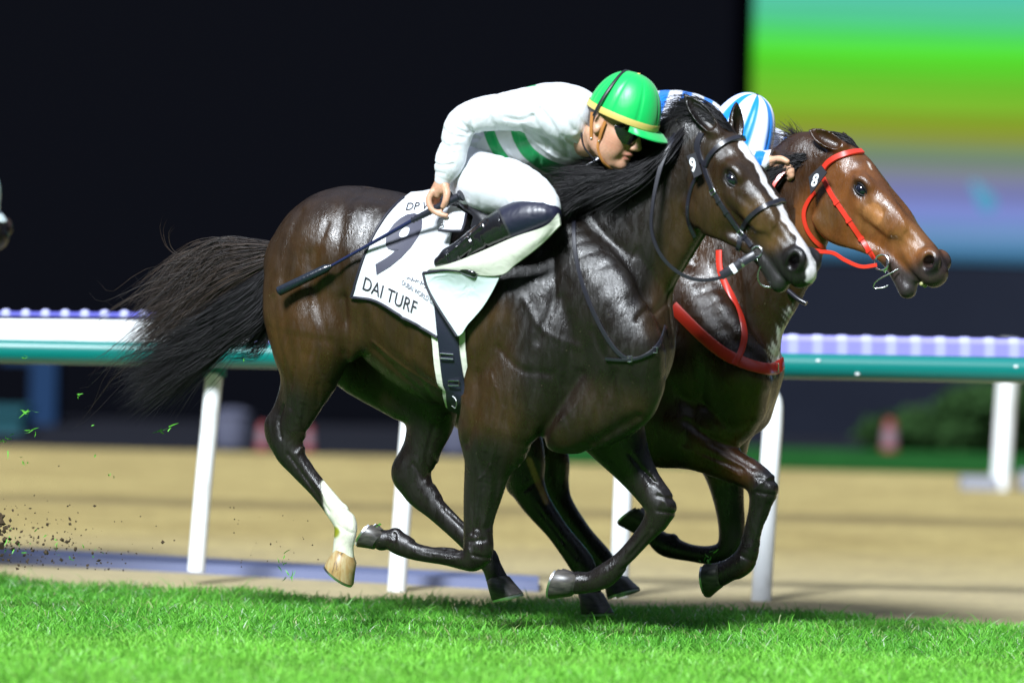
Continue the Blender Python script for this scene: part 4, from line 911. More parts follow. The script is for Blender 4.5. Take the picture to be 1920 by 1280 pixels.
hair('tail', root8, [([G(fr8, [(770, 560, .0), (700, 570, .0), (620, 600, .0), (560, 640, .0)]), G(fr8, [(770, 580, .0), (720, 620, .0), (650, 660, .0), (600, 690, .0)])], 500, .002, .02, .03, BK, BK2)], 11)

# ================================================================== JOCKEYS
mskin = mat('skin', attr=True, rough=.45, spec=.4, sss=.15); L(mskin, bump(mskin, noise(mskin, 260, 3), .30, .0012, bump(mskin, noise(mskin, 60, 3), .25, .003)), bsdf(mskin).inputs['Normal'])
def silk_mat(name, rough=.38, bumpy=1.0):
    m = mat(name, attr=True, rough=rough, spec=.45, sheen=.25)
    a = noise(m, 11, 1.5, .4, (1, 1, 1), 1.4); b = noise(m, 34, 2, .45, (1.8, 1, .5), .8); c = noise(m, 700, 1, .5)
    L(m, bump(m, c, .05, .0005, bump(m, b, .34 * bumpy, .006, bump(m, a, .42 * bumpy, .016))), bsdf(m).inputs['Normal']); return m
msilk = silk_mat('satin_silks'); mbreech = silk_mat('white_breeches_cloth', .5, .6); msat = silk_mat('helmet_satin', .40, .22); mboot = mat('patent_leather', attr=True, rough=.16, spec=.7, coat=.7)
_a = noise(mboot, 20, 1, .4, (1, 1, 1), .8); _b = noise(mboot, 300, 2, .5); L(mboot, bump(mboot, _b, .12, .001, bump(mboot, _a, .35, .008)), bsdf(mboot).inputs['Normal'])
_at = [n for n in mboot.node_tree.nodes if n.type == 'ATTRIBUTE'][0]; _sp = N(mboot, 'ShaderNodeSeparateColor'); L(mboot, _at.outputs['Color'], _sp.inputs[0]); _mr = N(mboot, 'ShaderNodeMapRange'); _mr.inputs[1].default_value = .013; _mr.inputs[2].default_value = .021; _mr.inputs[3].default_value = .14; _mr.inputs[4].default_value = .42; L(mboot, _sp.outputs['Blue'], _mr.inputs[0]); L(mboot, _mr.outputs[0], bsdf(mboot).inputs['Roughness'])
_m2 = mathn(mboot, 'SUBTRACT', .9, mathn(mboot, 'MULTIPLY', _mr.outputs[0], 2.1)); L(mboot, _m2, bsdf(mboot).inputs['Coat Weight'])
mblackp = mat('black_gloss', (.008, .008, .010), .08, spec=.8, coat=1); mblk = mat('black_leather', (.012, .012, .016), .42, spec=.5)
L(mblk, bump(mblk, noise(mblk, 240, 3), .25, .001), bsdf(mblk).inputs['Normal'])
mtan = mat('tan_leather', (.42, .17, .04), .5); mgold = mat('pale_gold_ribbon', (.62, .47, .13), .45); mwhite2 = mat('white_web', (.78, .80, .82), .5)

def chainp(V, fr, S, pts, k=.03, sub=3, mode='u', lat=.9):
    V.chain([list(fr.pt(*p[:3])) + [p[3] / S, (p[4] if len(p) > 4 else p[3] * lat) / S] for p in pts], k, sub, (0, 1, 0), mode)

class ScaledVol:
    """forwards to a Vol with radii scaled"""
    def __init__(s, V, k): s.V = V; s.k_ = k
    def ell(s, c, r, A=None, k=.03, mode='u'): s.V.ell(c, np.array(r) * s.k_, A, k * s.k_, mode)
    def chain(s, pts, k=.03, sub=3, n=(0, 1, 0), mode='u'): s.V.chain([list(p[:3]) + [q * s.k_ for q in p[3:]] for p in pts], k * s.k_, sub, n, mode)
    def relief(s, p, w, d): s.V.relief(p, w * s.k_, d * s.k_)
def person_head(V, hd, sc=1.0):
    """human head in head coordinates f (forward), s (near side), u (up)"""
    HC, A = hd; T = lambda f, s, u: HC + np.array([f, s, u]) @ A * sc
    V = ScaledVol(V, sc)
    V.ell(T(.004, 0, .035), (.090, .077, .092), A, .02); V.ell(T(.030, 0, -.030), (.062, .060, .080), A, .03)
    for b in (-1, 1):
        V.chain([list(T(-.022, .052 * b, -.045)) + [.022], list(T(.005, .048 * b, -.078)) + [.020], list(T(.055, .024 * b, -.108)) + [.018]], .025)
        V.ell(T(.056, .040 * b, -.022), (.032, .024, .022), A, .025); V.ell(T(.050, .034 * b, -.062), (.032, .022, .03), A, .03)
        V.ell(T(.078, .030 * b, .004), (.018, .016, .011), A, .012, 's'); V.ell(T(.068, .030 * b, .004), (.0165, .015, .0135), A, .006)
        V.ell(T(.078, .028 * b, .024), (.016, .024, .009), A, .015)
        V.ell(T(-.004, .078 * b, -.002), (.017, .008, .031), A, .008); V.ell(T(.0, .0865 * b, .003), (.010, .006, .020), A, .006, 's'); V.ell(T(-.001, .080 * b, -.026), (.009, .007, .011), A, .008)
        V.ell(T(.103, .012 * b, -.044), (.011, .009, .008), A, .008)
    V.chain([list(T(.088, 0, .018)) + [.010], list(T(.104, 0, -.014)) + [.0115], list(T(.117, 0, -.036)) + [.0125]], .014)
    V.ell(T(.088, 0, -.068), (.018, .026, .013), A, .012); V.ell(T(.098, 0, -.067), (.010, .020, .006), A, .006); V.ell(T(.094, 0, -.081), (.010, .019, .0065), A, .006)
    V.relief(np.array([T(.100, -.024, -.075), T(.108, 0, -.074), T(.100, .024, -.075)]), .003, .005)
    V.ell(T(.080, 0, -.106), (.022, .024, .020), A, .02)
    return T

def helmet(parent, T, fr, H, cols, gores, rx=.142, ry=.118, h=.150, u0=.030, f0=.012, seam=.004, rim=None, tilt=0):
    """silk covered helmet: dome of gores, ribbon round the rim, peak"""
    nph, nt = 120, 26; V_ = []; C_ = []
    for i in range(nt + 1):
        t = i / nt; g = math.cos(t * math.pi / 2) ** .82; z = h * math.sin(t * math.pi / 2) ** 1.05
        for j in range(nph):
            ph = 2 * math.pi * j / nph; q = (ph / (2 * math.pi) * gores) % 1; cr_ = 1 - seam / .13 * math.exp(-(min(q, 1 - q) / .035) ** 2) + .012 * math.sin(q * math.pi)
            V_.append(T(f0 + rx * g * math.cos(ph) * cr_, ry * g * math.sin(ph) * cr_, u0 + z + (.006 * (1 - t) * -1)))
            C_.append(cols(ph, t))
    V_.append(T(f0, 0, u0 + h + .006)); C_.append(cols(0, 1)); F_ = [(i * nph + j, i * nph + (j + 1) % nph, (i + 1) * nph + (j + 1) % nph, (i + 1) * nph + j) for i in range(nt) for j in range(nph)]
    V_ = np.array(V_); o = link('helmet', mesh_np('helmet', V_, np.array(F_), np.array(C_)), parent, msat, keep=False)
    b = MB(); b.ball(T(f0, 0, u0 + h - .001), (.008, .008, .004), 8); q = b.build('button', rim or msat, o); q.matrix_parent_inverse.identity()
    if rim:
        r = MB(); P = [T(f0 + (rx + .0025) * math.cos(p), (ry + .0025) * math.sin(p), u0 + .004) for p in np.linspace(0, 2 * math.pi, 60)]; nn = [(T(math.cos(p), math.sin(p), 0) - T(0, 0, 0)) for p in np.linspace(0, 2 * math.pi, 60)]
        r.ribbon(P, nn, .024, .002); q = r.build('ribbon', rim, o); q.matrix_parent_inverse.identity()
    pk = MB(); vs = []; n = 21
    for (e, dz) in ((0, 0), (.5, .006), (1, -.002), (1, -.006), (.5, .000), (0, -.006)):
        for j in range(n):
            a = -.92 + 1.84 * j / (n - 1); ext = .050 * max(0, math.cos(a * 1.70)) ** .6
            vs.append(T(f0 + (rx + ext * e) * math.cos(a), (ry + ext * e * .9) * math.sin(a), u0 - .008 + dz - .012 * e))
    fs = [(i * n + j, i * n + j + 1, (i + 1) % 6 * n + j + 1, (i + 1) % 6 * n + j) for i in range(6) for j in range(n - 1)]
    me_p = MB().add(vs, fs).mesh('peak'); a_ = me_p.color_attributes.new('Col', 'FLOAT_COLOR', 'POINT'); cc = np.tile(np.array([*cols(0, 0), 1], np.float32), len(me_p.vertices)); a_.data.foreach_set('color', cc)
    link('peak', me_p, o, msat, keep=False)
    return o

def goggles(parent, T, strap=True):
    g = MB()
    n, m = 22, 9; vs = []
    for (off) in (.0, -.004):
        for i in range(m):
            u = 0
            for j in range(n):
                a = -1.32 + 2.64 * j / (n - 1); sh = 1 - .35 * abs(i / (m - 1) * 2 - 1) ** 2.5
                r = (.064 + off + .010 * sh); aa = abs(a); lo_ = np.interp(aa, [0, .12, .35, .75, 1.1, 1.32], [-.004, -.012, -.034, -.036, -.018, .0]); hi_ = np.interp(aa, [0, .3, .9, 1.32], [.026, .030, .026, .012]); uu = hi_ + (lo_ - hi_) * i / (m - 1)
                vs.append(T(.036 + r * math.cos(a) * 1.02, (r + .004) * math.sin(a) * 1.06, uu))
    fs = [(k * n * m + i * n + j, k * n * m + i * n + j + 1, k * n * m + (i + 1) * n + j + 1, k * n * m + (i + 1) * n + j) for k in (0, 1) for i in range(m - 1) for j in range(n - 1)]
    g.add(vs, fs); o = g.build('goggles', mblackp, parent); o.matrix_parent_inverse.identity()
    return o

def limb(name, fr, S, chains, lo_hi, h, m, parent, color, k=.03, ext=None, carve=None, cuts=(), label=None, rel=()):
    V = Vol(*lo_hi, h)
    for ch in chains: chainp(V, fr, S, ch, k)
    if ext: ext(V)
    for pl, w, dp in rel:
        q_ = np.array([fr.pt(*p)[[0, 2]] for p in pl]); V.relief(cr(q_, 4) if len(q_) > 2 else q_, w, dp, side=-1)
    for n_, d_ in cuts:                       # half-spaces removed: n.x > d
        x = V.ax[0][:, None, None] * n_[0] + V.ax[1][None, :, None] * n_[1] + V.ax[2][None, None, :] * n_[2] - d_
        V.F = np.maximum(V.F, x.astype(np.float32))
    P, Q = V.mesh(); P = relax(P, Q, 2); c = color(P) if callable(color) else np.tile(np.array(color), (len(P), 1))
    o = link(name, mesh_np(name, P, Q, c), parent, m, keep=False)
    if label: o['label'] = label
    return o
def cutplane(fr, pa, pb, v, side):
    """half space through two photo points; side is +1 to drop what lies to the right of pa->pb"""
    a, b = fr.pt(*pa, v), fr.pt(*pb, v); d = b - a; n = np.array([d[2], 0, -d[0]]) * side; n /= np.linalg.norm(n); return n, float(n @ a)

# ------------------------------------------------------------------ the rider of the dark horse
J = Frame(fr9.world(fr9.pt(905, 320, 0)), R(-22)); J.yaw = R(-22); S9 = 490.
j9 = empty('person', J.O, J.yaw, label='jockey in white silks with green hoops and green helmet, crouching over the nearer horse', cat='jockey')
HCj = J.pt(1146, 231, -.13); _fa = np.array([.93, -.10, -.36]); _fa /= np.linalg.norm(_fa); _sa = np.array([-.10, -.99, .0]); _sa -= _fa * (_sa @ _fa); _sa /= np.linalg.norm(_sa); _ua = -np.cross(_sa, _fa) * -1
if _ua[2] < 0: _ua = -_ua
HDj = (HCj, np.array([_fa, _sa, _ua]))
def skin_fill(V):
    global TJ
    TJ = person_head(V, HDj, 1.2)
    V.chain([list(TJ(-.025, 0, -.03)) + [.062], list(TJ(-.04, 0, -.075)) + [.060], list(J.pt(1088, 260, -.06)) + [.066]], .03)
    f = lambda pts, r, k=.006: V.chain([list(J.pt(*p)) + [q / S9] for p, q in zip(pts, r)], k, 3)
    # right hand round the whip: back of the hand, fingers one by one, thumb from the side
    f([(828, 330, -.27), (828, 342, -.27), (825, 352, -.272), (820, 364, -.27)], [11, 11.5, 12, 9], .01)
    f([(822, 350, -.262), (812, 362, -.262)], [11, 8], .01)
    f([(834, 345, -.275), (834, 358, -.28)], [9, 8], .01)
    f([(811, 360, -.285), (804, 374, -.292), (808, 390, -.295), (822, 401, -.293), (837, 404, -.29)], [6.6, 6.0, 5.6, 5.0, 4.2])
    f([(813, 362, -.268), (807, 380, -.270), (813, 395, -.285), (826, 397, -.29)], [6.4, 5.8, 5.4, 4.6])
    f([(818, 363, -.252), (813, 382, -.248), (818, 395, -.262), (829, 390, -.28)], [6.2, 5.6, 5.2, 4.4])
    f([(823, 363, -.240), (820, 380, -.234), (824, 391, -.246), (833, 385, -.262)], [5.6, 5.0, 4.6, 4.0])
    f([(834, 350, -.285), (838, 362, -.297), (836, 376, -.303), (831, 387, -.300)], [7.6, 7.0, 6.4, 5.2])
    # arms, trunk and legs inside the clothes
    for sg in (-1, 1):
        V.chain([list(J.pt(1050, 220, .17 * sg)) + [.045], list(J.pt(872, 236, .25 * sg)) + [.030], list(J.pt(852, 290, .26 * sg)) + [.026], list(J.pt(832, 332, .27 * sg)) + [.022]] if sg < 0 else
                [list(J.pt(1060, 225, .17)) + [.045], list(J.pt(1010, 300, .22)) + [.034], list(J.pt(1105, 335, .14)) + [.024], list(J.pt(1130, 338, .12)) + [.03]], .03)
        V.chain([list(J.pt(890, 315, .08 * sg)) + [.07], list(J.pt(1015, 385, .29 * sg)) + [.045], list(J.pt(860, 474, .31 * sg)) + [.026]], .03)
    V.chain([list(J.pt(890, 300, 0)) + [.09, .11], list(J.pt(960, 260, 0)) + [.10, .12], list(J.pt(1050, 240, 0)) + [.10, .15]], .04)
def skin_col(P):
    C = np.tile(np.array([.55, .31, .20]), (len(P), 1)); H = (P - HDj[0]) @ HDj[1].T / 1.2
    hd = np.linalg.norm(H, axis=1) < .16
    fz = hd & (H[:, 0] < .02) & (H[:, 2] > -.03) & (np.abs(H[:, 1]) > .0) & ~((np.abs(H[:, 1]) > .0715) & (H[:, 0] > -.03) & (H[:, 0] < .02) & (H[:, 2] < .035) & (H[:, 2] > -.035)) & (H[:, 0] - .3 * H[:, 2] < -.004)
    C[fz] = (.11, .085, .075)
    lip = sstep(.028, .018, np.linalg.norm((H - (.100, 0, -.074)) * (1, .7, 1.6), axis=1)) * hd; C = C * (1 - lip[:, None] * .7) + np.array([.45, .15, .12]) * lip[:, None] * .7
    bd = hd & (H[:, 2] < -.045) & (H[:, 0] > -.02); C[bd] *= (.86, .82, .82)
    C = C * (1 + .10 * np.sin(P[:, :1] * 310 + 3 * np.sin(P[:, 2:3] * 270)) * np.sin(P[:, 2:3] * 350 + 2 * np.sin(P[:, 1:2] * 290)))
    ck = sstep(.05, .02, np.linalg.norm((H - (.06, .045, -.035)), axis=1)) * .35 + sstep(.02, .008, np.linalg.norm(H - (.118, 0, -.036), axis=1)) * .3
    C = C * (1 - ck[:, None]) + np.array([.62, .24, .16]) * ck[:, None]
    return C
limb('body', J, S9, [], ((-.30, -.40, -.45), (.82, .40, .50)), .0038, mskin, j9, skin_col, ext=skin_fill)
# jacket: trunk and sleeves
def fold(pts, v, w, d): return ([(x, y, v) for x, y in pts], w, d)
FOLDS = [fold(p, v, w, d) for p, v, w, d in (
    ([(1040, 196), (1062, 214), (1078, 244)], -.2, .010, .007), ([(1026, 206), (1044, 232), (1052, 262), (1046, 290)], -.2, .010, .009), ([(1012, 220), (1022, 248), (1020, 278)], -.2, .009, .006),
    ([(992, 240), (1015, 256), (1040, 282), (1062, 300)], -.2, .009, .007), ([(985, 248), (1000, 268), (1030, 296)], -.2, .007, -.005), ([(1060, 255), (1075, 280), (1090, 305)], -.2, .009, .006),
    ([(1078, 205), (1090, 225), (1098, 250)], -.2, .008, .005), ([(1000, 175), (1030, 182), (1060, 178)], -.2, .012, .004), ([(940, 182), (970, 200), (1000, 206)], -.2, .012, .005),
    ([(960, 222), (985, 226), (1008, 218)], -.22, .009, .005), ([(905, 196), (925, 214), (935, 238)], -.24, .010, .006), ([(922, 192), (946, 210), (956, 236)], -.24, .009, -.004), ([(884, 200), (896, 222), (890, 246)], -.25, .009, .006),
    ([(862, 214), (876, 232), (888, 244)], -.26, .008, .007), ([(850, 226), (866, 242), (882, 250)], -.26, .007, .006), ([(838, 244), (856, 256), (874, 258)], -.27, .008, .006), ([(832, 266), (850, 276), (866, 274)], -.27, .008, .005),
    ([(828, 286), (842, 292), (860, 288)], -.27, .006, .005), ([(860, 250), (852, 280), (850, 300)], -.27, .008, .004), ([(816, 304), (836, 311), (858, 308)], -.27, .004, .006), ([(818, 322), (842, 326)], -.27, .004, .003),
    ([(925, 252), (938, 280), (956, 300)], -.15, .008, .005), ([(1000, 262), (1008, 290), (1000, 310)], -.15, .009, .005), ([(1070, 300), (1050, 316), (1020, 318)], -.15, .008, .005), ([(1094, 262), (1085, 285), (1080, 310)], -.15, .007, .006))]
WH = (.68, .70, .73); GRN = (.0, .34, .09)
g1 = cr(np.array([(916, 236), (918, 250), (930, 278), (950, 306), (962, 318)]), 6); g2 = cr(np.array([(968, 236), (974, 258), (990, 285), (1020, 308), (1050, 320), (1090, 328)]), 6)
def jacket_col(P):
    px = J.proj(P); C = np.tile(np.array(WH), (len(P), 1))
    m_ = (sstep(11.5, 9, dpoly(px, g1)) + sstep(13.5, 11, dpoly(px, g2))) * (P[:, 1] > -.205) * (px[:, 1] > 236); m_ = np.clip(m_, 0, 1)
    m_ = np.maximum(m_, sstep(22, 18, np.linalg.norm((px - (985, 160)) * (1, 1.2), axis=1)) * (P[:, 1] > -.10))
    return C * (1 - m_[:, None]) + np.array(GRN) * m_[:, None]
lohi = ((-.36, -.42, -.14), (.60, .36, .46))
limb('jacket', J, S9, [
    [(880, 300, 0, 50, 74), (920, 280, 0, 58, 76), (965, 258, 0, 70, 80), (1015, 243, 0, 84, 86), (1060, 238, 0, 80, 88), (1092, 245, 0, 55, 60)],
    [(1080, 248, -.03, 50, 50), (1098, 250, -.075, 42, 40), (1108, 256, -.10, 38, 35)],
    [(1058, 218, -.17, 50, 40), (1005, 206, -.20, 44, 38), (950, 209, -.225, 36, 33), (898, 216, -.25, 32, 30), (866, 232, -.262, 30, 28), (855, 262, -.27, 28, 26), (848, 292, -.272, 24, 22), (838, 320, -.272, 20, 19), (831, 337, -.272, 16, 15)],
    [(844, 299, -.272, 27, 24), (842, 306, -.272, 26, 23)],
    [(1060, 225, .17, 50, 42), (1030, 270, .21, 42), (1010, 300, .23, 36), (1060, 325, .18, 28), (1105, 336, .14, 20)]],
    lohi, .0042, msilk, j9, jacket_col, k=.028,
    rel=FOLDS)
# breeches
limb('breeches', J, S9, [
    [(905, 290, 0, 56, 66), (895, 320, 0, 58, 70)],
    [(892, 325, -.08, 56, 60), (905, 342, -.17, 56, 54), (950, 350, -.24, 53, 46), (995, 368, -.28, 43, 38), (1022, 392, -.305, 30, 28), (1010, 408, -.31, 26, 26)],
    [(892, 325, .08, 56, 60), (905, 342, .17, 56, 54), (950, 350, .24, 53, 46), (995, 368, .28, 43, 38), (1022, 392, .305, 30, 28), (1000, 412, .31, 26, 26)]],
    ((-.36, -.47, -.36), (.62, .47, .26)), .0045, mbreech, j9, (.70, .72, .76), k=.03,
    rel=[fold(p, -.25, w, d) for p, w, d in (([(872, 300), (882, 335), (878, 372)], .012, .005), ([(905, 300), (915, 340), (905, 385)], .014, .004), ([(940, 296), (965, 318), (1000, 338)], .010, .005), ([(925, 310), (955, 335), (985, 352)], .010, .004),
        ([(985, 352), (1012, 370), (1030, 378)], .008, .005), ([(1000, 340), (1025, 362), (1040, 385)], .007, .004), ([(955, 345), (975, 368), (978, 385)], .009, .004), ([(855, 330), (858, 360), (872, 385)], .009, .004), ([(1035, 388), (1044, 402), (1043, 416)], .004, .004))])
# boots
def boot_col(P):
    px = J.proj(P); C = np.tile(np.array([.010, .010, .012]), (len(P), 1))
    d = (px - (935, 400)) @ np.array([.90, -.42]); m_ = sstep(-3, 3, d - 3)[:, None]; C = C * (1 - m_) + np.array([.006, .007, .024]) * m_
    e = np.abs(d - 2) < 1.6; C[e] = (.03, .03, .035); return C
for sg, nm in ((-1, None), (1, None)):
    limb('boot', J, S9, [[(1030, 403, .318 * sg, 23, 25), (1016, 404, .32 * sg, 30, 30), (985, 410, .325 * sg, 36, 32), (945, 425, .33 * sg, 34, 30), (905, 447, .33 * sg, 28, 25), (870, 468, .325 * sg, 22, 19), (845, 482, .32 * sg, 19, 17)],
        [(842, 484, .32 * sg, 17, 15), (826, 492, .32 * sg, 13, 13)], [(845, 486, .32 * sg, 17, 15), (866, 500, .325 * sg, 14, 16), (890, 512, .33 * sg, 10, 15)]],
        ((-.30, .20 if sg > 0 else -.44, -.56), (.60, .46 if sg > 0 else -.20, -.04)), .0035, mboot, j9, boot_col, k=.02,
        rel=[([(915, 415, .36 * sg), (900, 440, .38 * sg), (915, 470, .36 * sg)], .006, .006), ([(880, 440, .36 * sg), (885, 462, .38 * sg), (870, 485, .34 * sg)], .005, .006), ([(862, 455, .35 * sg), (858, 475, .36 * sg), (865, 492, .34 * sg)], .005, .006), ([(842, 470, .34 * sg), (846, 490, .34 * sg)], .004, .005), ([(938, 396, .36 * sg), (952, 455, .36 * sg)], .0025, .003), ([(905, 425, .36 * sg), (870, 452, .36 * sg), (840, 478, .34 * sg)], .006, -.006)])
# helmet, goggles, straps
HM = helmet(j9, TJ, J, 0, lambda p, t: (.0, .46, .09), 8, rx=.120, ry=.098, h=.142, u0=.036, f0=.030, rim=mgold)
goggles(j9, TJ)
mb = MB(); pts = [TJ(-.012 + .008 * math.sin(t * 2), .098 * math.cos(t), .038 + .128 * math.sin(t)) for t in np.linspace(-.18, math.pi + .18, 40)]
pts = [p + (p - TJ(0, 0, .04)) / np.linalg.norm(p - TJ(0, 0, .04)) * .009 for p in pts]; nn = [p - TJ(0, 0, .04) for p in pts]
q = mb; q.ribbon(pts, nn, .011, .002); o = q.build('goggles_strap', mblk, j9); o.matrix_parent_inverse.identity()
for a_, b_ in (((-.035, .082, .02), (-.010, .072, -.060)), ((.018, .080, .01), (.014, .066, -.058))):
    q = MB(); P = cr(np.array([TJ(*a_), (TJ(*a_) + TJ(*b_)) / 2 + (TJ(0, .004, 0) - TJ(0, 0, 0)), TJ(*b_)]), 5); q.ribbon(P, [TJ(0, 1, 0) - TJ(0, 0, 0)] * len(P), .013, .003); o = q.build('chin_strap', mtan, j9); o.matrix_parent_inverse.identity()
q = MB(); P = cr(np.array([TJ(.012, .069, -.052), TJ(.022, .064, -.085), TJ(.05, .045, -.118), TJ(.07, .0, -.130), TJ(.05, -.045, -.118)]), 5); q.ribbon(P, [(p - TJ(.02, 0, -.05)) for p in P], .011, .003); o = q.build('chin_strap', mtan, j9); o.matrix_parent_inverse.identity()
for c in ((-.010, .074, -.058), (.016, .071, -.056)): MB().ball(TJ(*c), .0045, 8).build('rivet', M['steel'], j9).matrix_parent_inverse.identity()
q = MB(); P = cr(np.array([TJ(-.085, .03, .0), TJ(-.062, .055, -.05), TJ(-.035, .052, -.095), TJ(.01, .03, -.125)]), 6); q.tube(P, .0035, 8); o = q.build('collar_band', mblk, j9); o.matrix_parent_inverse.identity()
# whip
wfr = Frame(J.world(J.pt(830, 385, -.285)), R(-22)); wh = empty('riding_whip', wfr.O, R(-22), label='long dark riding whip in the right hand of the jockey in white', cat='whip')
A_, B_, C_, D_ = (wfr.pt(866, 366, 0), wfr.pt(772, 414, 0), wfr.pt(622, 498, -.02), wfr.pt(521, 547, -.03))
q = MB(); q.tube([A_, A_ + (B_ - A_) * .03, A_ + (B_ - A_) * .06, A_ + (B_ - A_) * .1, A_ + (B_ - A_) * .8, B_], [.021, .022, .015, .0155, .0125, .0085], 16)
for t in np.linspace(.12, .97, 14): P = A_ + (B_ - A_) * t; r_ = .0165 - .006 * t; q.tube([P, P + (B_ - A_) * .012], [r_ + .0015] * 2, 14)
mgrip = mat('rubber_grip', (.012, .013, .022), .45); q.build('handle', mgrip, wh).matrix_parent_inverse.identity()
q = MB(); q.tube(np.array([B_, (B_ + C_) / 2, C_]), [.008, .0068, .0055], 12); ms_ = mat('woven_navy_shaft', (.008, .012, .05), .3); L(ms_, bump(ms_, noise(ms_, 500, 1), .4, .001), bsdf(ms_).inputs['Normal']); q.build('shaft', ms_, wh).matrix_parent_inverse.identity()
q = MB(); q.tube(np.array([C_, C_ + (D_ - C_) * .06, C_ + (D_ - C_) * .1, C_ + (D_ - C_) * .98, D_]), [.006, .012, .0165, .0185, .012], 14); mfl = mat('padded_flap', (.008, .012, .02), .22, spec=.7); L(mfl, bump(mfl, noise(mfl, 90, 2, .5, (1, 1, 1)), .3, .003), bsdf(mfl).inputs['Normal']); q.build('flap', mfl, wh).matrix_parent_inverse.identity()

# ------------------------------------------------------------------ the rider of the bay horse
J2 = Frame(fr8.world(fr8.pt(1120, 330, 0)), R(-26)); J2.yaw = R(-26); S8 = 463.
j8 = empty('person', J2.O, J2.yaw, label='jockey in blue and white stripes, mostly hidden behind the nearer horse\'s head', cat='jockey')
_f2 = np.array([.80, -.12, -.58]); _f2 /= np.linalg.norm(_f2); _s2 = np.array([-.12, -.99, 0]); _s2 -= _f2 * (_s2 @ _f2); _s2 /= np.linalg.norm(_s2); _u2 = np.cross(_s2, _f2); _u2 = _u2 if _u2[2] > 0 else -_u2
HD2 = (J2.pt(1372, 268, 0), np.array([_f2, _s2, _u2]))
def skin2(V):
    global T2
    T2 = person_head(V, HD2)
    V.chain([list(T2(-.025, 0, -.03)) + [.056], list(T2(-.06, 0, -.08)) + [.054], list(J2.pt(1310, 270, 0)) + [.062]], .03)
    f = lambda pts, r, k=.006: V.chain([list(J2.pt(*p)) + [q / S8] for p, q in zip(pts, r)], k, 3)
    for sg in (-1, 1):
        o = 14 if sg > 0 else 0; v = .09 * sg
        f([(1425, 300 - o, v * 1.3), (1448, 306 - o, v), (1462, 312 - o, v)], [11, 12, 11], .01)
        for k in range(4): f([(1460 + 2 * k, 305 + 5 * k - o, v), (1474 + k, 308 + 5 * k - o, v - .012), (1484, 318 + 4 * k - o, v - .012), (1480, 326 + 3 * k - o, v + .0)], [5.6, 5.6, 5.4, 4.6])
        f([(1450, 300 - o, v - .02), (1464, 298 - o, v - .03), (1476, 303 - o, v - .03)], [7, 6.2, 5])
        V.chain([list(J2.pt(1320, 235, .17 * sg)) + [.045], list(J2.pt(1310, 320, .25 * sg)) + [.036], list(J2.pt(1430, 302 - o, v * 1.3)) + [.024]], .03)
        V.chain([list(J2.pt(1110, 330, .08 * sg)) + [.07], list(J2.pt(1230, 400, .29 * sg)) + [.045], list(J2.pt(1080, 484, .31 * sg)) + [.026]], .03)
    V.chain([list(J2.pt(1110, 320, 0)) + [.09, .11], list(J2.pt(1190, 275, 0)) + [.10, .12], list(J2.pt(1290, 240, 0)) + [.09, .15]], .04)
limb('body', J2, S8, [], ((-.25, -.40, -.42), (.95, .42, .52)), .0048, mskin, j8, (.58, .33, .21), ext=skin2)
BLU = (.0, .17, .68); BLD = (.0, .09, .42)
def stripes(P):
    px = J2.proj(P); C = np.tile(np.array((.74, .76, .84)), (len(P), 1)); q = (px[:, 0] + .35 * (px[:, 1] - 180)) / 44.0 % 1
    m_ = (sstep(.0, .05, q) * sstep(.5, .45, q))[:, None]; C = C * (1 - m_) + np.array(BLU) * m_
    lo_ = sstep(225, 250, px[:, 1])[:, None] * (px[:, 0] < 1300)[:, None]; return C * (1 - lo_) + np.array((.0, .13, .5)) * lo_
limb('jacket', J2, S8, [
    [(1100, 315, 0, 50, 74), (1150, 290, 0, 60, 78), (1200, 262, 0, 72, 84), (1250, 246, 0, 76, 86), (1300, 246, 0, 66, 84), (1338, 262, 0, 48, 60)],
    [(1320, 250, -.17, 46, 40), (1290, 285, -.23, 40, 36), (1310, 322, -.25, 36, 32), (1370, 315, -.18, 28, 26), (1425, 303, -.12, 20, 18)],
    [(1330, 250, .17, 46, 40), (1390, 262, .21, 36, 32), (1450, 266, .20, 26, 24), (1462, 276, .17, 22, 20), (1445, 290, .12, 18, 17)]],
    ((-.30, -.42, -.22), (.95, .40, .45)), .005, msilk, j8, stripes, k=.03,
    rel=[([(1250, 190, -.1), (1275, 215, -.17), (1290, 250, -.2)], .012, .006), ([(1310, 190, -.1), (1330, 220, -.17)], .012, .006), ([(1440, 250, .12), (1455, 285, .12)], .006, .006)])
limb('breeches', J2, S8, [[(1110, 330, -.06, 58, 64), (1125, 350, -.17, 56, 52), (1180, 365, -.25, 50, 44), (1235, 400, -.30, 34, 30)], [(1110, 330, .06, 58, 64), (1125, 350, .17, 56, 52), (1180, 365, .25, 50, 44), (1235, 400, .30, 34, 30)]],
    ((-.30, -.45, -.36), (.52, .45, .2)), .007, mbreech, j8, (.8, .82, .86))
for sg in (-1, 1):
    limb('boot', J2, S8, [[(1230, 408, .31 * sg, 30), (1160, 430, .33 * sg, 32), (1110, 462, .33 * sg, 24), (1075, 484, .32 * sg, 18), (1105, 505, .33 * sg, 14)]], ((-.25, .2 if sg > 0 else -.44, -.52), (.42, .44 if sg > 0 else -.2, -.05)), .007, mboot, j8, (.01, .01, .012))
def h2c(p, t):
    q = (p / (2 * math.pi) * 7 + .28) % 1; w = sstep(0, .06, q) * sstep(.48, .42, q); return tuple(np.array((.80, .83, .90)) * (1 - w) + np.array((.0, .22, .72)) * w)
HC2 = J2.pt(1392, 245, .0); Th = lambda f, s, u: HC2 + np.array([f, s, u - .09]) @ np.array([(.90, -.25, -.36), (-.25, -.96, .05), (.36, .05, .93)])
helmet(j8, Th, J2, 0, h2c, 7, rx=.150, ry=.128, h=.245, u0=.0, f0=.0)
goggles(j8, T2)
q = MB(); P = J2.pt(1428, 290, -.06)
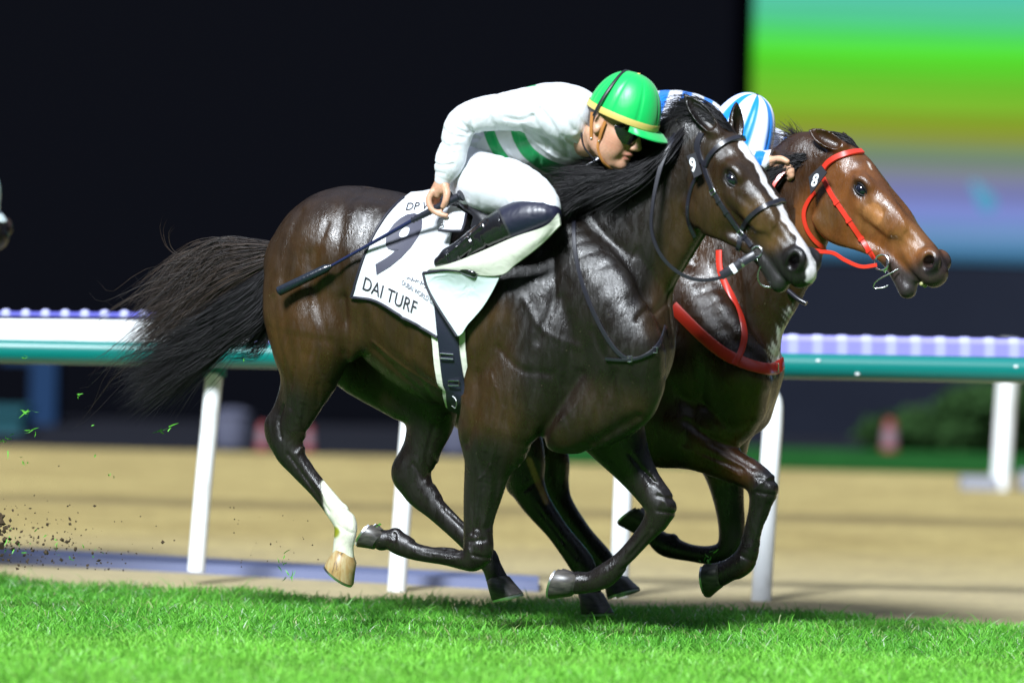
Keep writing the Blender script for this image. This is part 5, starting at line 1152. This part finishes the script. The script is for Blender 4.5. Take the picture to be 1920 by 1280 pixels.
q.add([P + (-.03, 0, .01), P + (.045, -.01, .02), P + (.03, -.01, -.03), P + (-.02, .0, -.035), P + (-.03, .03, .01), P + (.045, .02, .02), P + (.03, .02, -.03), P + (-.02, .03, -.035)], [(0, 1, 2, 3), (4, 7, 6, 5), (0, 4, 5, 1), (1, 5, 6, 2), (2, 6, 7, 3), (3, 7, 4, 0)])
q.build('white_collar', mwhite2, j8).matrix_parent_inverse.identity()
morg = mat('orange_rubber', (.42, .10, .02), .5)

# ================================================================== TACK
mrein = mat('black_rein_leather', (.014, .014, .020), .30, spec=.6, coat=.25); L(mrein, bump(mrein, noise(mrein, 200, 2), .2, .001), bsdf(mrein).inputs['Normal'])
mred8 = mat('red_biothane', (.55, .030, .014), .34, spec=.5, coat=.3)
mcl = mat('white_cloth', (.62, .64, .67), .75, sheen=.2); L(mcl, bump(mcl, noise(mcl, 900, 1), .15, .0006, bump(mcl, noise(mcl, 9, 1.5, .4, None, .8), .35, .012)), bsdf(mcl).inputs['Normal'])
mcream = mat('cream_pad_felt', (.72, .73, .62), .8, sheen=.2); L(mcream, bump(mcream, noise(mcream, 14, 2, .5, None, 1), .4, .010), bsdf(mcream).inputs['Normal'])
mlin = mat('pale_lining', (.52, .62, .60), .7); L(mlin, bump(mlin, noise(mlin, 10, 2, .5, None, 1), .6, .016), bsdf(mlin).inputs['Normal'])
mtrim = mat('navy_piping', (.010, .010, .020), .6); mink = mat('printed_ink', (.012, .012, .018), .6); mnav = mat('navy_webbing', (.012, .014, .030), .55)
L(mnav, bump(mnav, noise(mnav, 120, 2, .5, (1, 1, 6)), .5, .001), bsdf(mnav).inputs['Normal']); mdig = mat('slate_ink', (.040, .040, .065), .6); mgry = mat('grey_ink', (.12, .12, .15), .6)

def tack_root(name, fr, px, py, v, **kw):
    f = Frame(fr.world(fr.pt(px, py, v)), None, fr.A); f.yaw = fr.yaw; e = empty(name, f.O, fr.yaw, **kw); return e, f
def conv(fr, f, P): return f.local(fr.world(P))
def strap(e, f, fr, bvh, name, px, w, t, m, off=.002, sub=6, label=None, parent=None, smooth=2):
    P, n = lay(fr, bvh, px, off, sub, smooth); q = MB(); q.ribbon(conv(fr, f, P), n, w, t); o = q.build(name, m, parent or e); o.matrix_parent_inverse.identity()
    if label: o['label'] = label
    return o, P, n
def cord(e, f, fr, pts, r, m, name, n=10, sub=8):
    P = cr(np.array([fr.pt(*p) for p in pts]), sub); q = MB(); q.tube(conv(fr, f, P), r, n); o = q.build(name, m, e); o.matrix_parent_inverse.identity(); return o
def freestrap(e, f, fr, pts, w, t, m, name, nrm=(0, -1, 0), sub=8):
    P = cr(np.array([fr.pt(*p) for p in pts]), sub); q = MB(); q.ribbon(conv(fr, f, P), [np.array(nrm, float)] * len(P), w, t); o = q.build(name, m, e); o.matrix_parent_inverse.identity(); return o
def ring(e, f, fr, c, r, th, m, name, axis=None, parent=None):
    c = fr.pt(*c); A = np.array([1, 0, 0.]), np.array([0, .15, 1.]); P = [c + r * (math.cos(t) * A[0] + math.sin(t) * A[1]) for t in np.linspace(0, 2 * math.pi, 25)]
    q = MB(); q.tube(conv(fr, f, np.array(P)), th, 8); o = q.build(name, m, parent or e); o.matrix_parent_inverse.identity(); return o
def glyphs(text, px, ex, ey, fr, bvh, off, f, e, m, name, font_off=0, label=None, conv_=None):
    """lettering laid over a surface: px is the photograph position of its baseline start, ex and ey one em along and up"""
    cu = bpy.data.curves.new('t', 'FONT'); cu.body = text; cu.size = 1; cu.offset = font_off; cu.resolution_u = 4
    to = bpy.data.objects.new('t', cu); scene.collection.objects.link(to); bpy.context.view_layer.update()
    me = bpy.data.meshes.new_from_object(to.evaluated_get(bpy.context.evaluated_depsgraph_get())); bpy.data.objects.remove(to)
    import bmesh
    bm = bmesh.new(); bm.from_mesh(me); bmesh.ops.triangulate(bm, faces=bm.faces)
    for _ in range(2): bmesh.ops.subdivide_edges(bm, edges=[g for g in bm.edges if g.calc_length() > .12], cuts=1, use_grid_fill=True)
    bmesh.ops.triangulate(bm, faces=bm.faces)
    bad = []
    for v in bm.verts:
        x, y = px[0] + ex[0] * v.co.x + ey[0] * v.co.y, px[1] + ex[1] * v.co.x + ey[1] * v.co.y; h_ = surf(fr, bvh, x, y, off)
        if h_ is None: bad.append(v); continue
        v.co = Vector(conv(fr, f, h_[0]))
    bmesh.ops.delete(bm, geom=bad, context='VERTS'); bm.to_mesh(me); bm.free(); me.materials.clear()
    o = link(name, me, e, m, keep=False)
    if label: o['label'] = label
    return o

# ------------------------------------------------------------------ number cloth of the dark horse
e9, f9 = tack_root('saddle_cloth', fr9, 770, 480, -.28, label='white number cloth with large dark 9 on the flank of the nearer horse', cat='cloth')
def edge(P, n): return cr(np.array(P, float), 12)
Ltop = edge([(757, 377), (790, 374), (830, 378), (856, 388)], 0); Lbot = edge([(661, 556), (712, 566), (765, 596), (822, 631)], 0)
nr, nc = 34, len(Ltop); lft = cr(np.array([(757, 377), (722, 412), (692, 470), (661, 556)], float), 11); rgt = cr(np.array([(856, 388), (846, 450), (832, 530), (822, 631)], float), 11)
nr = len(lft); grid = np.zeros((nr, nc, 3)); gn = np.zeros((nr, nc, 3))
for i in range(nr):
    s_ = i / (nr - 1)
    for j in range(nc):
        u_ = j / (nc - 1); base = Ltop[j] * (1 - s_) + Lbot[j] * s_ + (lft[i] - (lft[0] * (1 - s_) + lft[-1] * s_)) * (1 - u_) + (rgt[i] - (rgt[0] * (1 - s_) + rgt[-1] * s_)) * u_
        wv = .0035 * math.sin(u_ * 9 + s_ * 3) * (.3 + s_) + .004 * math.sin(s_ * 5 + u_ * 4)
        x, y = base; h_ = None; k = 0
        while h_ is None and k < 12: h_ = surf(fr9, bvh9, x, y + k * 3, .016 + wv); k += 1
        grid[i, j], gn[i, j] = h_
        if k > 1: grid[i, j] = fr9.pt(x, y, grid[i, j][1] + .012 * k)
# over the back
top2 = grid[0] + np.array([0, .07, .022]); top3 = grid[0] + np.array([0, .18, .028]); grid = np.concatenate([[top3], [top2], grid]); nr += 2
for _ in range(2): grid[1:-1, 1:-1] = (grid[1:-1, 1:-1] * 2 + grid[:-2, 1:-1] + grid[2:, 1:-1]) / 4
W = conv(fr9, f9, grid.reshape(-1, 3)); n_ = len(W); inn = W + np.array([0, .006, 0])
Fq = [(i * nc + j, (i + 1) * nc + j, (i + 1) * nc + j + 1, i * nc + j + 1) for i in range(nr - 1) for j in range(nc - 1)]
bd = [(0, j) for j in range(nc - 1)] + [(i, nc - 1) for i in range(nr - 1)] + [(nr - 1, j) for j in range(nc - 1, 0, -1)] + [(i, 0) for i in range(nr - 1, 0, -1)]
bi = [i * nc + j for i, j in bd]; q = MB(); q.add(np.concatenate([W, inn]), Fq + [tuple(a + n_ for a in reversed(f_)) for f_ in Fq] + [(bi[k], bi[(k + 1) % len(bi)], bi[(k + 1) % len(bi)] + n_, bi[k] + n_) for k in range(len(bi))])
o = q.build('cloth_panel', mcl, e9); o.matrix_parent_inverse.identity()
G3 = W.reshape(nr, nc, 3); q = MB(); q.tube(np.concatenate([G3[2:, 0], G3[-1, 1:]]), .0058, 8); o = q.build('piping', mtrim, e9); o.matrix_parent_inverse.identity()
gl = grid.reshape(-1, 3); bvhc = BVHTree.FromPolygons([tuple(p) for p in gl.tolist()], Fq)
glyphs('9', (690, 505), (118, 8), (80, -146), fr9, bvhc, .0025, f9, e9, mdig, 'number', .038)
glyphs('DAI TURF', (678, 541), (23.3, 11.2), (8, -34), fr9, bvhc, .003, f9, e9, mink, 'lettering', .004)
glyphs('DP W', (759, 395), (20, -1), (6, -20), fr9, bvhc, .003, f9, e9, mink, 'lettering', .002)
glyphs('DUBAI WORLD CUP', (753, 533), (7.2, 4.6), (3.0, -13), fr9, bvhc, .003, f9, e9, mgry, 'lettering', .0)
for k, (x, y) in enumerate(((766, 522), (774, 526), (782, 527), (791, 532), (799, 539))):     # small Arabic line above it
    P = [surf(fr9, bvhc, x + dx, y + dy, .003)[0] for dx, dy in ((-4, -2), (-2, 1), (0, -3 - k % 2 * 3), (1, 1), (3, -1), (5, 2))]; q = MB(); q.tube(conv(fr9, f9, cr(np.array(P), 3)), .0011, 5); o = q.build('lettering', mgry, e9); o.matrix_parent_inverse.identity()
def panel(name, rows, m, e, f, fr, th=.006, sub=6, trim=None, trim_edges=()):
    """soft panel lofted between photograph-placed rows of (px, py, v)"""
    R_ = np.array([cr(np.array([fr.pt(*p) for p in r]), sub) for r in rows]); C = np.array([cr(R_[:, j], 5) for j in range(R_.shape[1])]).transpose(1, 0, 2)
    a, b = C.shape[:2]; W = conv(fr, f, C.reshape(-1, 3)); n_ = len(W); Fq = [(i * b + j, (i + 1) * b + j, (i + 1) * b + j + 1, i * b + j + 1) for i in range(a - 1) for j in range(b - 1)]
    bd = [(0, j) for j in range(b - 1)] + [(i, b - 1) for i in range(a - 1)] + [(a - 1, j) for j in range(b - 1, 0, -1)] + [(i, 0) for i in range(a - 1, 0, -1)]; bi = [i * b + j for i, j in bd]
    q = MB(); q.add(np.concatenate([W, W + np.array([0, th, 0])]), Fq + [tuple(x + n_ for x in reversed(g)) for g in Fq] + [(bi[k], bi[(k + 1) % len(bi)], bi[(k + 1) % len(bi)] + n_, bi[k] + n_) for k in range(len(bi))])
    o = q.build(name, m, e); o.matrix_parent_inverse.identity(); Wg = W.reshape(a, b, 3)
    for ed in trim_edges:
        P = {'t': Wg[0], 'b': Wg[-1], 'l': Wg[:, 0], 'r': Wg[:, -1]}[ed]; q = MB(); q.tube(P, .0056, 8); t_ = q.build('piping', trim, o); t_.matrix_parent_inverse.identity()
    return o
# small folded corner behind the saddle with its last letter
panel('folded_corner', [[(842, 384, -.235), (858, 390, -.24), (874, 401, -.245)], [(834, 408, -.275), (850, 412, -.28), (871, 418, -.28)], [(822, 431, -.295), (842, 433, -.298), (866, 433, -.295)]], mcl, e9, f9, fr9, trim=mtrim, trim_edges=('b', 'r'))
c_ = fr9.pt(832, 424, -.305); q = MB(); q.tube(conv(fr9, f9, cr(np.array([fr9.pt(x, y, -.302) for x, y in ((832, 408), (824, 410), (823, 415), (829, 417), (830, 422), (823, 424))]), 4)), .0022, 6); o = q.build('lettering', mink, e9); o.matrix_parent_inverse.identity()

# ------------------------------------------------------------------ saddle with girth and pads
es, fs_ = tack_root('saddle', fr9, 880, 480, -.25, label='small black racing saddle with pale pads and navy girth on the nearer horse', cat='saddle')
V = Vol(fr9.pt(880, 480, 0) + (-.35, -.36, -.12), fr9.pt(880, 480, 0) + (.40, .30, .32), .006)
V.chain([list(fr9.pt(838, 372, 0)) + [.030, .09], list(fr9.pt(870, 388, 0)) + [.03, .13], list(fr9.pt(930, 396, 0)) + [.03, .12], list(fr9.pt(980, 380, 0)) + [.035, .08]], .02, 4)
V.chain([list(fr9.pt(858, 368, -.12)) + [.014], list(fr9.pt(872, 385, -.20)) + [.016], list(fr9.pt(895, 402, -.24)) + [.016], list(fr9.pt(915, 425, -.26)) + [.016]], .03, 4)
V.chain([list(fr9.pt(905, 425, -.25)) + [.05, .010], list(fr9.pt(905, 450, -.265)) + [.05, .010], list(fr9.pt(900, 475, -.275)) + [.04, .010]], .02, 4)
P_, Q_ = V.mesh(); link('seat', mesh_np('seat', conv(fr9, fs_, relax(P_, Q_, 2)), Q_), es, mblk, keep=False)
panel('knee_pad', [[(806, 503, -.345), (850, 492, -.365), (905, 470, -.38), (965, 444, -.385), (1022, 424, -.38), (1046, 400, -.36)],
                   [(803, 506, -.34), (855, 503, -.36), (920, 492, -.37), (975, 468, -.375), (1022, 440, -.365), (1049, 412, -.35)],
                   [(800, 509, -.33), (862, 513, -.345), (935, 516, -.345), (968, 494, -.35), (1012, 460, -.352), (1050, 422, -.345)]], mcream, es, fs_, fr9, .012, trim=mtrim, trim_edges=())
panel('folded_flap', [[(793, 512, -.335), (840, 506, -.35), (890, 512, -.345), (938, 516, -.335)],
                      [(801, 540, -.335), (846, 540, -.318), (890, 545, -.318), (922, 548, -.325)],
                      [(822, 578, -.335), (856, 580, -.315), (885, 580, -.312), (903, 578, -.318)],
                      [(856, 630, -.325), (862, 628, -.32), (868, 622, -.318), (873, 612, -.316)]], mlin, es, fs_, fr9, .006, trim=mtrim, trim_edges=('t', 'l'))
# girth
gpx = [(832, 560), (837, 620), (843, 680), (850, 730), (858, 768)]
strap(es, fs_, fr9, bvh9, 'girth_pad', [(p[0] + dx, p[1]) for p, dx in zip(gpx, (4, 4, 3, 2, 3))], np.interp(np.linspace(0, 1, 25), [0, .5, 1], [.145, .135, .105]), .008, mcream, .004)
o, P, n = strap(es, fs_, fr9, bvh9, 'girth', [(p[0] + dx, p[1]) for p, dx in zip(gpx, (4, 5, 5, 5, 4))], .088, .006, mnav, .013)
for (x, y) in ((842, 664), (856, 714)):
    h1, h2 = surf(fr9, bvh9, x - 12, y - 1, .023), surf(fr9, bvh9, x + 13, y + 1, .023); d = (h2[0] - h1[0]); u_ = np.array([0, 0, .009])
    q = MB(); q.tube(conv(fr9, fs_, np.array([h1[0] - u_, h1[0] + u_, h2[0] + u_, h2[0] - u_, h1[0] - u_])), .0026, 8); b_ = q.build('buckle', M['steel'], o); b_.matrix_parent_inverse.identity()
q = MB(); P = [surf(fr9, bvh9, x, y, .022)[0] for x, y in ((852, 752), (859, 756), (866, 754), (862, 744), (857, 740))]; q.tube(conv(fr9, fs_, cr(np.array(P), 4)), .0016, 6); b_ = q.build('stitching', mwhite2, o); b_.matrix_parent_inverse.identity()
# ------------------------------------------------------------------ black bridle, reins and breast strap of the dark horse
eb, fb = tack_root('bridle', fr9, 1360, 380, -.15, label='black leather bridle with number 9 tag on the white-blazed head', cat='bridle')
strap(eb, fb, fr9, bvh9, 'browband', [(1323, 312), (1332, 294), (1346, 277), (1366, 265), (1390, 260), (1406, 268)], .022, .010, mrein)
o, P, n = strap(eb, fb, fr9, bvh9, 'cheekpiece', [(1318, 302), (1326, 330), (1342, 366), (1362, 398), (1382, 426), (1398, 446), (1410, 462)], .019, .006, mrein)
for i in (10, 14, 18, 26, 30):
    if i < len(P) - 1:
        T_ = P[i + 1] - P[i - 1]; T_ /= np.linalg.norm(T_); q = MB(); q.ribbon(conv(fr9, fb, np.array([P[i] - T_ * .005 + n[i] * .004, P[i] + T_ * .005 + n[i] * .004])), [n[i]] * 2, .023, .005); k_ = q.build('keeper', mrein, o); k_.matrix_parent_inverse.identity()
for i in (11, 27):
    T_ = P[i + 1] - P[i - 1]; T_ /= np.linalg.norm(T_); B_ = np.cross(T_, n[i]); c0 = P[i] + n[i] * .009
    q = MB(); q.tube(conv(fr9, fb, np.array([c0 - B_ * .011 - T_ * .008, c0 + B_ * .011 - T_ * .008, c0 + B_ * .011 + T_ * .008, c0 - B_ * .011 + T_ * .008, c0 - B_ * .011 - T_ * .008])), .0018, 6); k_ = q.build('buckle', M['steel'], o); k_.matrix_parent_inverse.identity()
strap(eb, fb, fr9, bvh9, 'noseband', [(1392, 430), (1404, 410), (1424, 393), (1446, 382), (1464, 377), (1473, 380)], .020, .008, mrein)
strap(eb, fb, fr9, bvh9, 'noseband', [(1392, 430), (1388, 448), (1386, 462), (1382, 472)], .020, .006, mrein)
strap(eb, fb, fr9, bvh9, 'throatlash', [(1312, 322), (1298, 350), (1290, 385), (1292, 418), (1302, 444)], .015, .005, mrein)
strap(eb, fb, fr9, bvh9, 'headpiece', [(1316, 305), (1310, 288), (1308, 270), (1316, 250)], .026, .006, mrein)
# number tag: a plate on the headpiece
tg = [(1287, 292), (1304, 286), (1316, 326), (1301, 334)]; tv = -.158; q = MB(); A4 = [fr9.pt(x, y, tv) for x, y in tg]; q.add([*A4, *[a + np.array([0, .008, 0]) for a in A4]], [(0, 3, 2, 1), (4, 5, 6, 7), (0, 1, 5, 4), (1, 2, 6, 5), (2, 3, 7, 6), (3, 0, 4, 7)])
q = MB(); q.add(conv(fr9, fb, np.array([*A4, *[a + np.array([0, .008, 0]) for a in A4]])), [(0, 3, 2, 1), (4, 5, 6, 7), (0, 1, 5, 4), (1, 2, 6, 5), (2, 3, 7, 6), (3, 0, 4, 7)]); tag_ = q.build('number_tag', mink, eb, smooth=False); tag_.matrix_parent_inverse.identity()
def tag_digit(ch, fr, f, v, px, ex, ey, par, m, fo=.02):
    bv = BVHTree.FromPolygons([tuple(fr.pt(x, y, v)) for x, y in ((0, 0), (1920, 0), (1920, 1280), (0, 1280))], [(0, 1, 2, 3)])
    return glyphs(ch, px, ex, ey, fr, bv, .002, f, par, m, 'number', fo)
tag_digit('9', fr9, fb, tv, (1296, 322), (22, -4), (-6, -35), tag_, mwhite2, .03)
# bit and rings
ring(eb, fb, fr9, (1419, 472, -.135), .020, .0036, M['steel'], 'bit_ring')
ring(eb, fb, fr9, (1424, 476, -.125), .014, .003, M['steel'], 'bit_ring')
cord(eb, fb, fr9, [(1424, 478, -.12), (1436, 484, -.125), (1444, 482, -.125), (1438, 492, -.13), (1426, 500, -.13), (1421, 518, -.13), (1428, 534, -.125), (1446, 538, -.115), (1458, 534, -.10)], .0028, M['steel'], 'bit')
cord(eb, fb, fr9, [(1404, 480, -.13), (1418, 486, -.13), (1430, 492, -.128)], .004, M['steel'], 'curb')
# reins (a thing of their own, held by the rider)
er, fe = tack_root('reins', fr9, 1240, 420, -.2, label='long black reins looping from the bit to the white jockey\'s hands', cat='reins')
freestrap(er, fe, fr9, [(1416, 478, -.15), (1398, 488, -.16), (1374, 504, -.17), (1352, 517, -.175)], .034, .006, mrein, 'rein_end')
freestrap(er, fe, fr9, [(1392, 491, -.172), (1388, 494, -.173)], .036, .004, M['steel'], 'buckle'); freestrap(er, fe, fr9, [(1379, 501, -.177), (1372, 506, -.178)], .036, .004, mwhite2, 'white_tape')
freestrap(er, fe, fr9, [(1404, 484, -.152), (1380, 508, -.16), (1345, 522, -.165), (1305, 524, -.17), (1268, 508, -.18), (1238, 476, -.19), (1222, 432, -.19), (1224, 385, -.185), (1232, 340, -.17), (1243, 300, -.15), (1256, 268, -.12), (1262, 256, -.08), (1262, 250, -.02)], np.interp(np.linspace(0, 1, 97), [0, .6, .85, 1], [.013, .014, .026, .026]), .005, mrein, 'rein')
ebs, fbs = tack_root('breast_strap', fr9, 1150, 560, -.25, label='thin black strap hanging round the neck of the nearer horse', cat='strap')
strap(ebs, fbs, fr9, bvh9, 'strap', [(1076, 404), (1076, 440), (1082, 490), (1097, 545), (1118, 595), (1143, 640), (1168, 668), (1190, 673), (1214, 664), (1234, 645), (1246, 612)], .016, .004, mrein, .004)
strap(ebs, fbs, fr9, bvh9, 'strap_tail', [(1138, 672), (1165, 674), (1192, 672), (1222, 660)], .011, .004, mrein, .008)
for x, y in ((1182, 672), (1226, 656)):
    h_ = surf(fr9, bvh9, x, y, .010); q = MB(); q.tube(conv(fr9, fbs, np.array([h_[0] + (-.008, 0, -.010), h_[0] + (.008, 0, -.010), h_[0] + (.008, 0, .010), h_[0] + (-.008, 0, .010), h_[0] + (-.008, 0, -.010)])), .002, 6); q.build('buckle', M['steel'], ebs).matrix_parent_inverse.identity()

# ------------------------------------------------------------------ red tack of the bay horse
er8, f8 = tack_root('bridle', fr8, 1600, 400, -.15, label='bright red bridle with number 8 tag on the bay head', cat='bridle')
strap(er8, f8, fr8, bvh8, 'browband', [(1543, 320), (1556, 304), (1576, 293), (1600, 287), (1622, 286), (1638, 291)], .027, .010, mred8)
o, P, n = strap(er8, f8, fr8, bvh8, 'cheekpiece', [(1545, 335), (1560, 366), (1580, 396), (1604, 432), (1624, 462), (1641, 484)], .021, .007, mred8)
for i in (9, 15, 21, 26):
    T_ = P[i + 1] - P[i - 1]; T_ /= np.linalg.norm(T_); q = MB(); q.ribbon(conv(fr8, f8, np.array([P[i] - T_ * .006 + n[i] * .004, P[i] + T_ * .006 + n[i] * .004])), [n[i]] * 2, .026, .006); k_ = q.build('keeper', mred8, o); k_.matrix_parent_inverse.identity()
strap(er8, f8, fr8, bvh8, 'noseband', [(1526, 471), (1550, 470), (1580, 473), (1606, 482), (1628, 488), (1638, 492)], .022, .006, mred8)
strap(er8, f8, fr8, bvh8, 'throatlash', [(1530, 362), (1514, 380), (1507, 402), (1512, 428), (1526, 450), (1545, 466)], .018, .006, mred8)
tg = [(1516, 332), (1539, 310), (1550, 324), (1520, 364)]; tv8 = -.175; q = MB(); A4 = [fr8.pt(x, y, tv8) for x, y in tg]; q.add(conv(fr8, f8, np.array([*A4, *[a + np.array([0, .008, 0]) for a in A4]])), [(0, 3, 2, 1), (4, 5, 6, 7), (0, 1, 5, 4), (1, 2, 6, 5), (2, 3, 7, 6), (3, 0, 4, 7)]); tag8 = q.build('number_tag', mink, er8, smooth=False); tag8.matrix_parent_inverse.identity()
tag_digit('8', fr8, f8, tv8, (1520, 349), (22, -1), (9, -32), tag8, mwhite2, .03)
ring(er8, f8, fr8, (1653, 492, -.15), .030, .0036, M['steel'], 'bit_ring')
cord(er8, f8, fr8, [(1664, 478, -.14), (1663, 500, -.145), (1658, 510, -.145)], .006, M['steel'], 'bit')
cord(er8, f8, fr8, [(1684, 504, -.12), (1670, 512, -.13), (1650, 522, -.14), (1639, 532, -.14), (1640, 540, -.138), (1656, 539, -.13), (1665, 535, -.12)], .0028, M['steel'], 'curb')
e8r, f8r = tack_root('reins', fr8, 1560, 480, -.1, label='red rein hanging from the bit of the bay horse', cat='reins')
freestrap(e8r, f8r, fr8, [(1645, 497, -.17), (1615, 500, -.175), (1585, 488, -.18), (1560, 474, -.18), (1520, 471, -.185), (1480, 462, -.19), (1450, 440, -.19), (1440, 400, -.17), (1450, 350, -.14), (1470, 322, -.11)], .016, .005, mred8, 'rein')
e8b, f8b = tack_root('breastplate', fr8, 1390, 650, -.2, label='wide red breastplate across the chest of the bay horse', cat='strap')
strap(e8b, f8b, fr8, bvh8, 'chest_strap', [(1262, 575), (1290, 603), (1322, 634), (1360, 664), (1400, 683), (1435, 692), (1455, 690), (1466, 680)], .048, .006, mred8, .004)
strap(e8b, f8b, fr8, bvh8, 'neck_strap', [(1350, 470), (1352, 510), (1372, 560), (1388, 598), (1395, 634), (1388, 662), (1378, 684)], .026, .005, mred8, .010)
h_ = surf(fr8, bvh8, 1448, 691, .014)
if h_: q = MB(); q.tube(conv(fr8, f8b, np.array([h_[0] + (-.014, 0, -.018), h_[0] + (.014, 0, -.014), h_[0] + (.014, 0, .018), h_[0] + (-.014, 0, .014), h_[0] + (-.014, 0, -.018)])), .003, 6); q.build('buckle', M['steel'], e8b).matrix_parent_inverse.identity()
cord(e8b, f8b, fr8, [(1478, 545, -.06), (1496, 560, -.07), (1512, 569, -.07)], .010, mrein, 'strap_end')
# saddle and cloth of the bay horse, hidden behind its neighbour except from the side
e8s, f8s = tack_root('saddle', fr8, 1090, 480, -.2, label='saddle of the bay horse, almost wholly hidden by the nearer horse', cat='saddle')
V = Vol(fr8.pt(1090, 430, 0) + (-.3, -.32, -.25), fr8.pt(1090, 430, 0) + (.35, .32, .2), .009)
V.chain([list(fr8.pt(1060, 444, 0)) + [.03, .11], list(fr8.pt(1110, 452, 0)) + [.03, .14], list(fr8.pt(1180, 440, 0)) + [.035, .10]], .02, 4)
P_, Q_ = V.mesh(); link('seat', mesh_np('seat', conv(fr8, f8s, P_), Q_), e8s, mblk, keep=False)

q = MB(); 
for k in range(-2, 3): q.ball(T8(.592 - abs(k) * .004, k * .011, -.088), np.array([.008, .0055, .009]), 8, HA8)
mtooth = mat('grass_stained_teeth', (.34, .33, .14), .4); o = q.build('teeth', mtooth, root8); o.matrix_parent_inverse.identity()

# ================================================================== the follower at the left edge, and flying turf
def copy_tree(o, parent=None, off=None, lim=99):
    c = o.copy(); scene.collection.objects.link(c); c.parent = parent
    if off is not None: c.location = Vector(o.location) + Vector(off)
    for ch in [x for x in list(scene.objects) if x.parent == o]: copy_tree(ch, c)
    return c
_t = atY(0, 446, 3.0) - fr8.world(T8(.60, 0, -.02))
c10 = copy_tree(root8, None, _t); c10['label'] = 'dim horse whose brown muzzle just enters at the left edge'
jt = atY(-75, 345, 3.0) - J.world(HDj[0] + np.array([0, 0, .09]))
j10 = copy_tree(j9, None, jt); j10['label'] = 'jockey outside the left edge, only the rim of a pale helmet in view'
mpale = mat('pale_helmet_silk', (.6, .7, .7), .4)
for o in [x for x in scene.objects if x.parent == j10 and x.name.startswith('helmet')]:
    for q_ in [o] + [x for x in scene.objects if x.parent == o]:
        q_.data = q_.data.copy(); q_.data.materials.clear(); q_.data.materials.append(mpale)

# blades and clods thrown up by the hooves: specks nobody could count
r = np.random.default_rng(21); q = MB(); ql = MB()
def speck(mb, P, s, flat):
    a = r.normal(0, 1, 3); a /= np.linalg.norm(a); b = np.cross(a, r.normal(0, 1, 3)); b /= np.linalg.norm(b); c = np.cross(a, b)
    if flat: # a bent blade of grass
        pts = [P, P + a * s * .5 + c * s * .1, P + a * s]; w = .0022
        vs = [];
        for p, ww in zip(pts, (1, 1, .2)): vs += [p - b * w * ww, p + b * w * ww]
        mb.add(vs, [(0, 1, 3, 2), (2, 3, 5, 4)])
    else:
        rr = [s * r.uniform(.6, 1.2) for _ in range(6)]; vs = [P + a * rr[0], P - a * rr[1], P + b * rr[2] * .7, P - b * rr[3] * .7, P + c * rr[4] * .8, P - c * rr[5] * .8]
        mb.add(vs, [(0, 2, 4), (2, 1, 4), (1, 3, 4), (3, 0, 4), (2, 0, 5), (1, 2, 5), (3, 1, 5), (0, 3, 5)])
for k in range(170):
    x = abs(r.normal(0, 1)) * 130 + r.uniform(-60, 40); y = 1075 - abs(r.normal(0, 60)) - r.uniform(0, 60) * (x < 160); s = abs(r.normal(0, .004)) + .0018; Y = r.normal(.4, .5)
    speck(q, atY(x, y, Y), s, False)
for k in range(80): speck(q, atY(abs(r.normal(0, 1)) * 90, 1060 - abs(r.normal(0, 45)), r.normal(.3, .4)), abs(r.normal(0, .005)) + .002, False)
for k in range(16): speck(q, atY(r.normal(2, 9), r.normal(990, 14), .3), r.uniform(.012, .028), False)
for k in range(26): speck(q, atY(r.uniform(420, 600), r.uniform(940, 1080), r.normal(0, .2)), abs(r.normal(0, .003)) + .0015, False)
for (x, y, n, sp, s) in ((312, 803, 7, 12, .045), (50, 768, 7, 10, .05), (62, 805, 4, 8, .04), (147, 742, 4, 5, .02), (12, 828, 8, 16, .035), (45, 864, 7, 9, .02), (205, 892, 3, 5, .02), (180, 852, 3, 5, .012), (50, 668, 3, 5, .02),
                        (530, 1050, 7, 16, .03), (545, 1080, 6, 10, .03), (455, 677, 2, 2, .01), (20, 1020, 16, 30, .03), (100, 1010, 8, 30, .025), (176, 797, 2, 2, .01), (150, 1040, 8, 40, .02)):
    for _ in range(n): speck(ql, atY(x + r.normal(0, sp * .5), y + r.normal(0, sp * .4), r.normal(.1, .15)), s * r.uniform(.5, 1.1), True)
md = mat('dark_soil', (.045, .028, .012), .95); tag(q.build('soil_specks', md, smooth=False), kind='stuff', label='dark soil specks kicked up behind the hooves at left', cat='soil')
mgc = mat('torn_grass', (.09, .36, .03), .5); tag(ql.build('torn_grass', mgc, smooth=False), kind='stuff', label='torn green grass blades flying behind the horses', cat='grass')
# turf clinging to three hooves
def wisp(name, fr, root, c, n, s, lab):
    mb = MB(); base = fr.pt(*c)
    for _ in range(n):
        P = base + r.normal(0, s * .45, 3); speck(mb, P, s, True)
    o = mb.build(name, mgc, root, smooth=False); o.matrix_parent_inverse.identity(); o['label'] = lab
wisp('grass_wisp', fr8, root8, (1328, 1046, -.15), 14, .028, 'green grass caught on the raised hoof')
wisp('grass_wisp', fr9, root9, (712, 985, -.16), 8, .014, 'green grass caught at the heel')
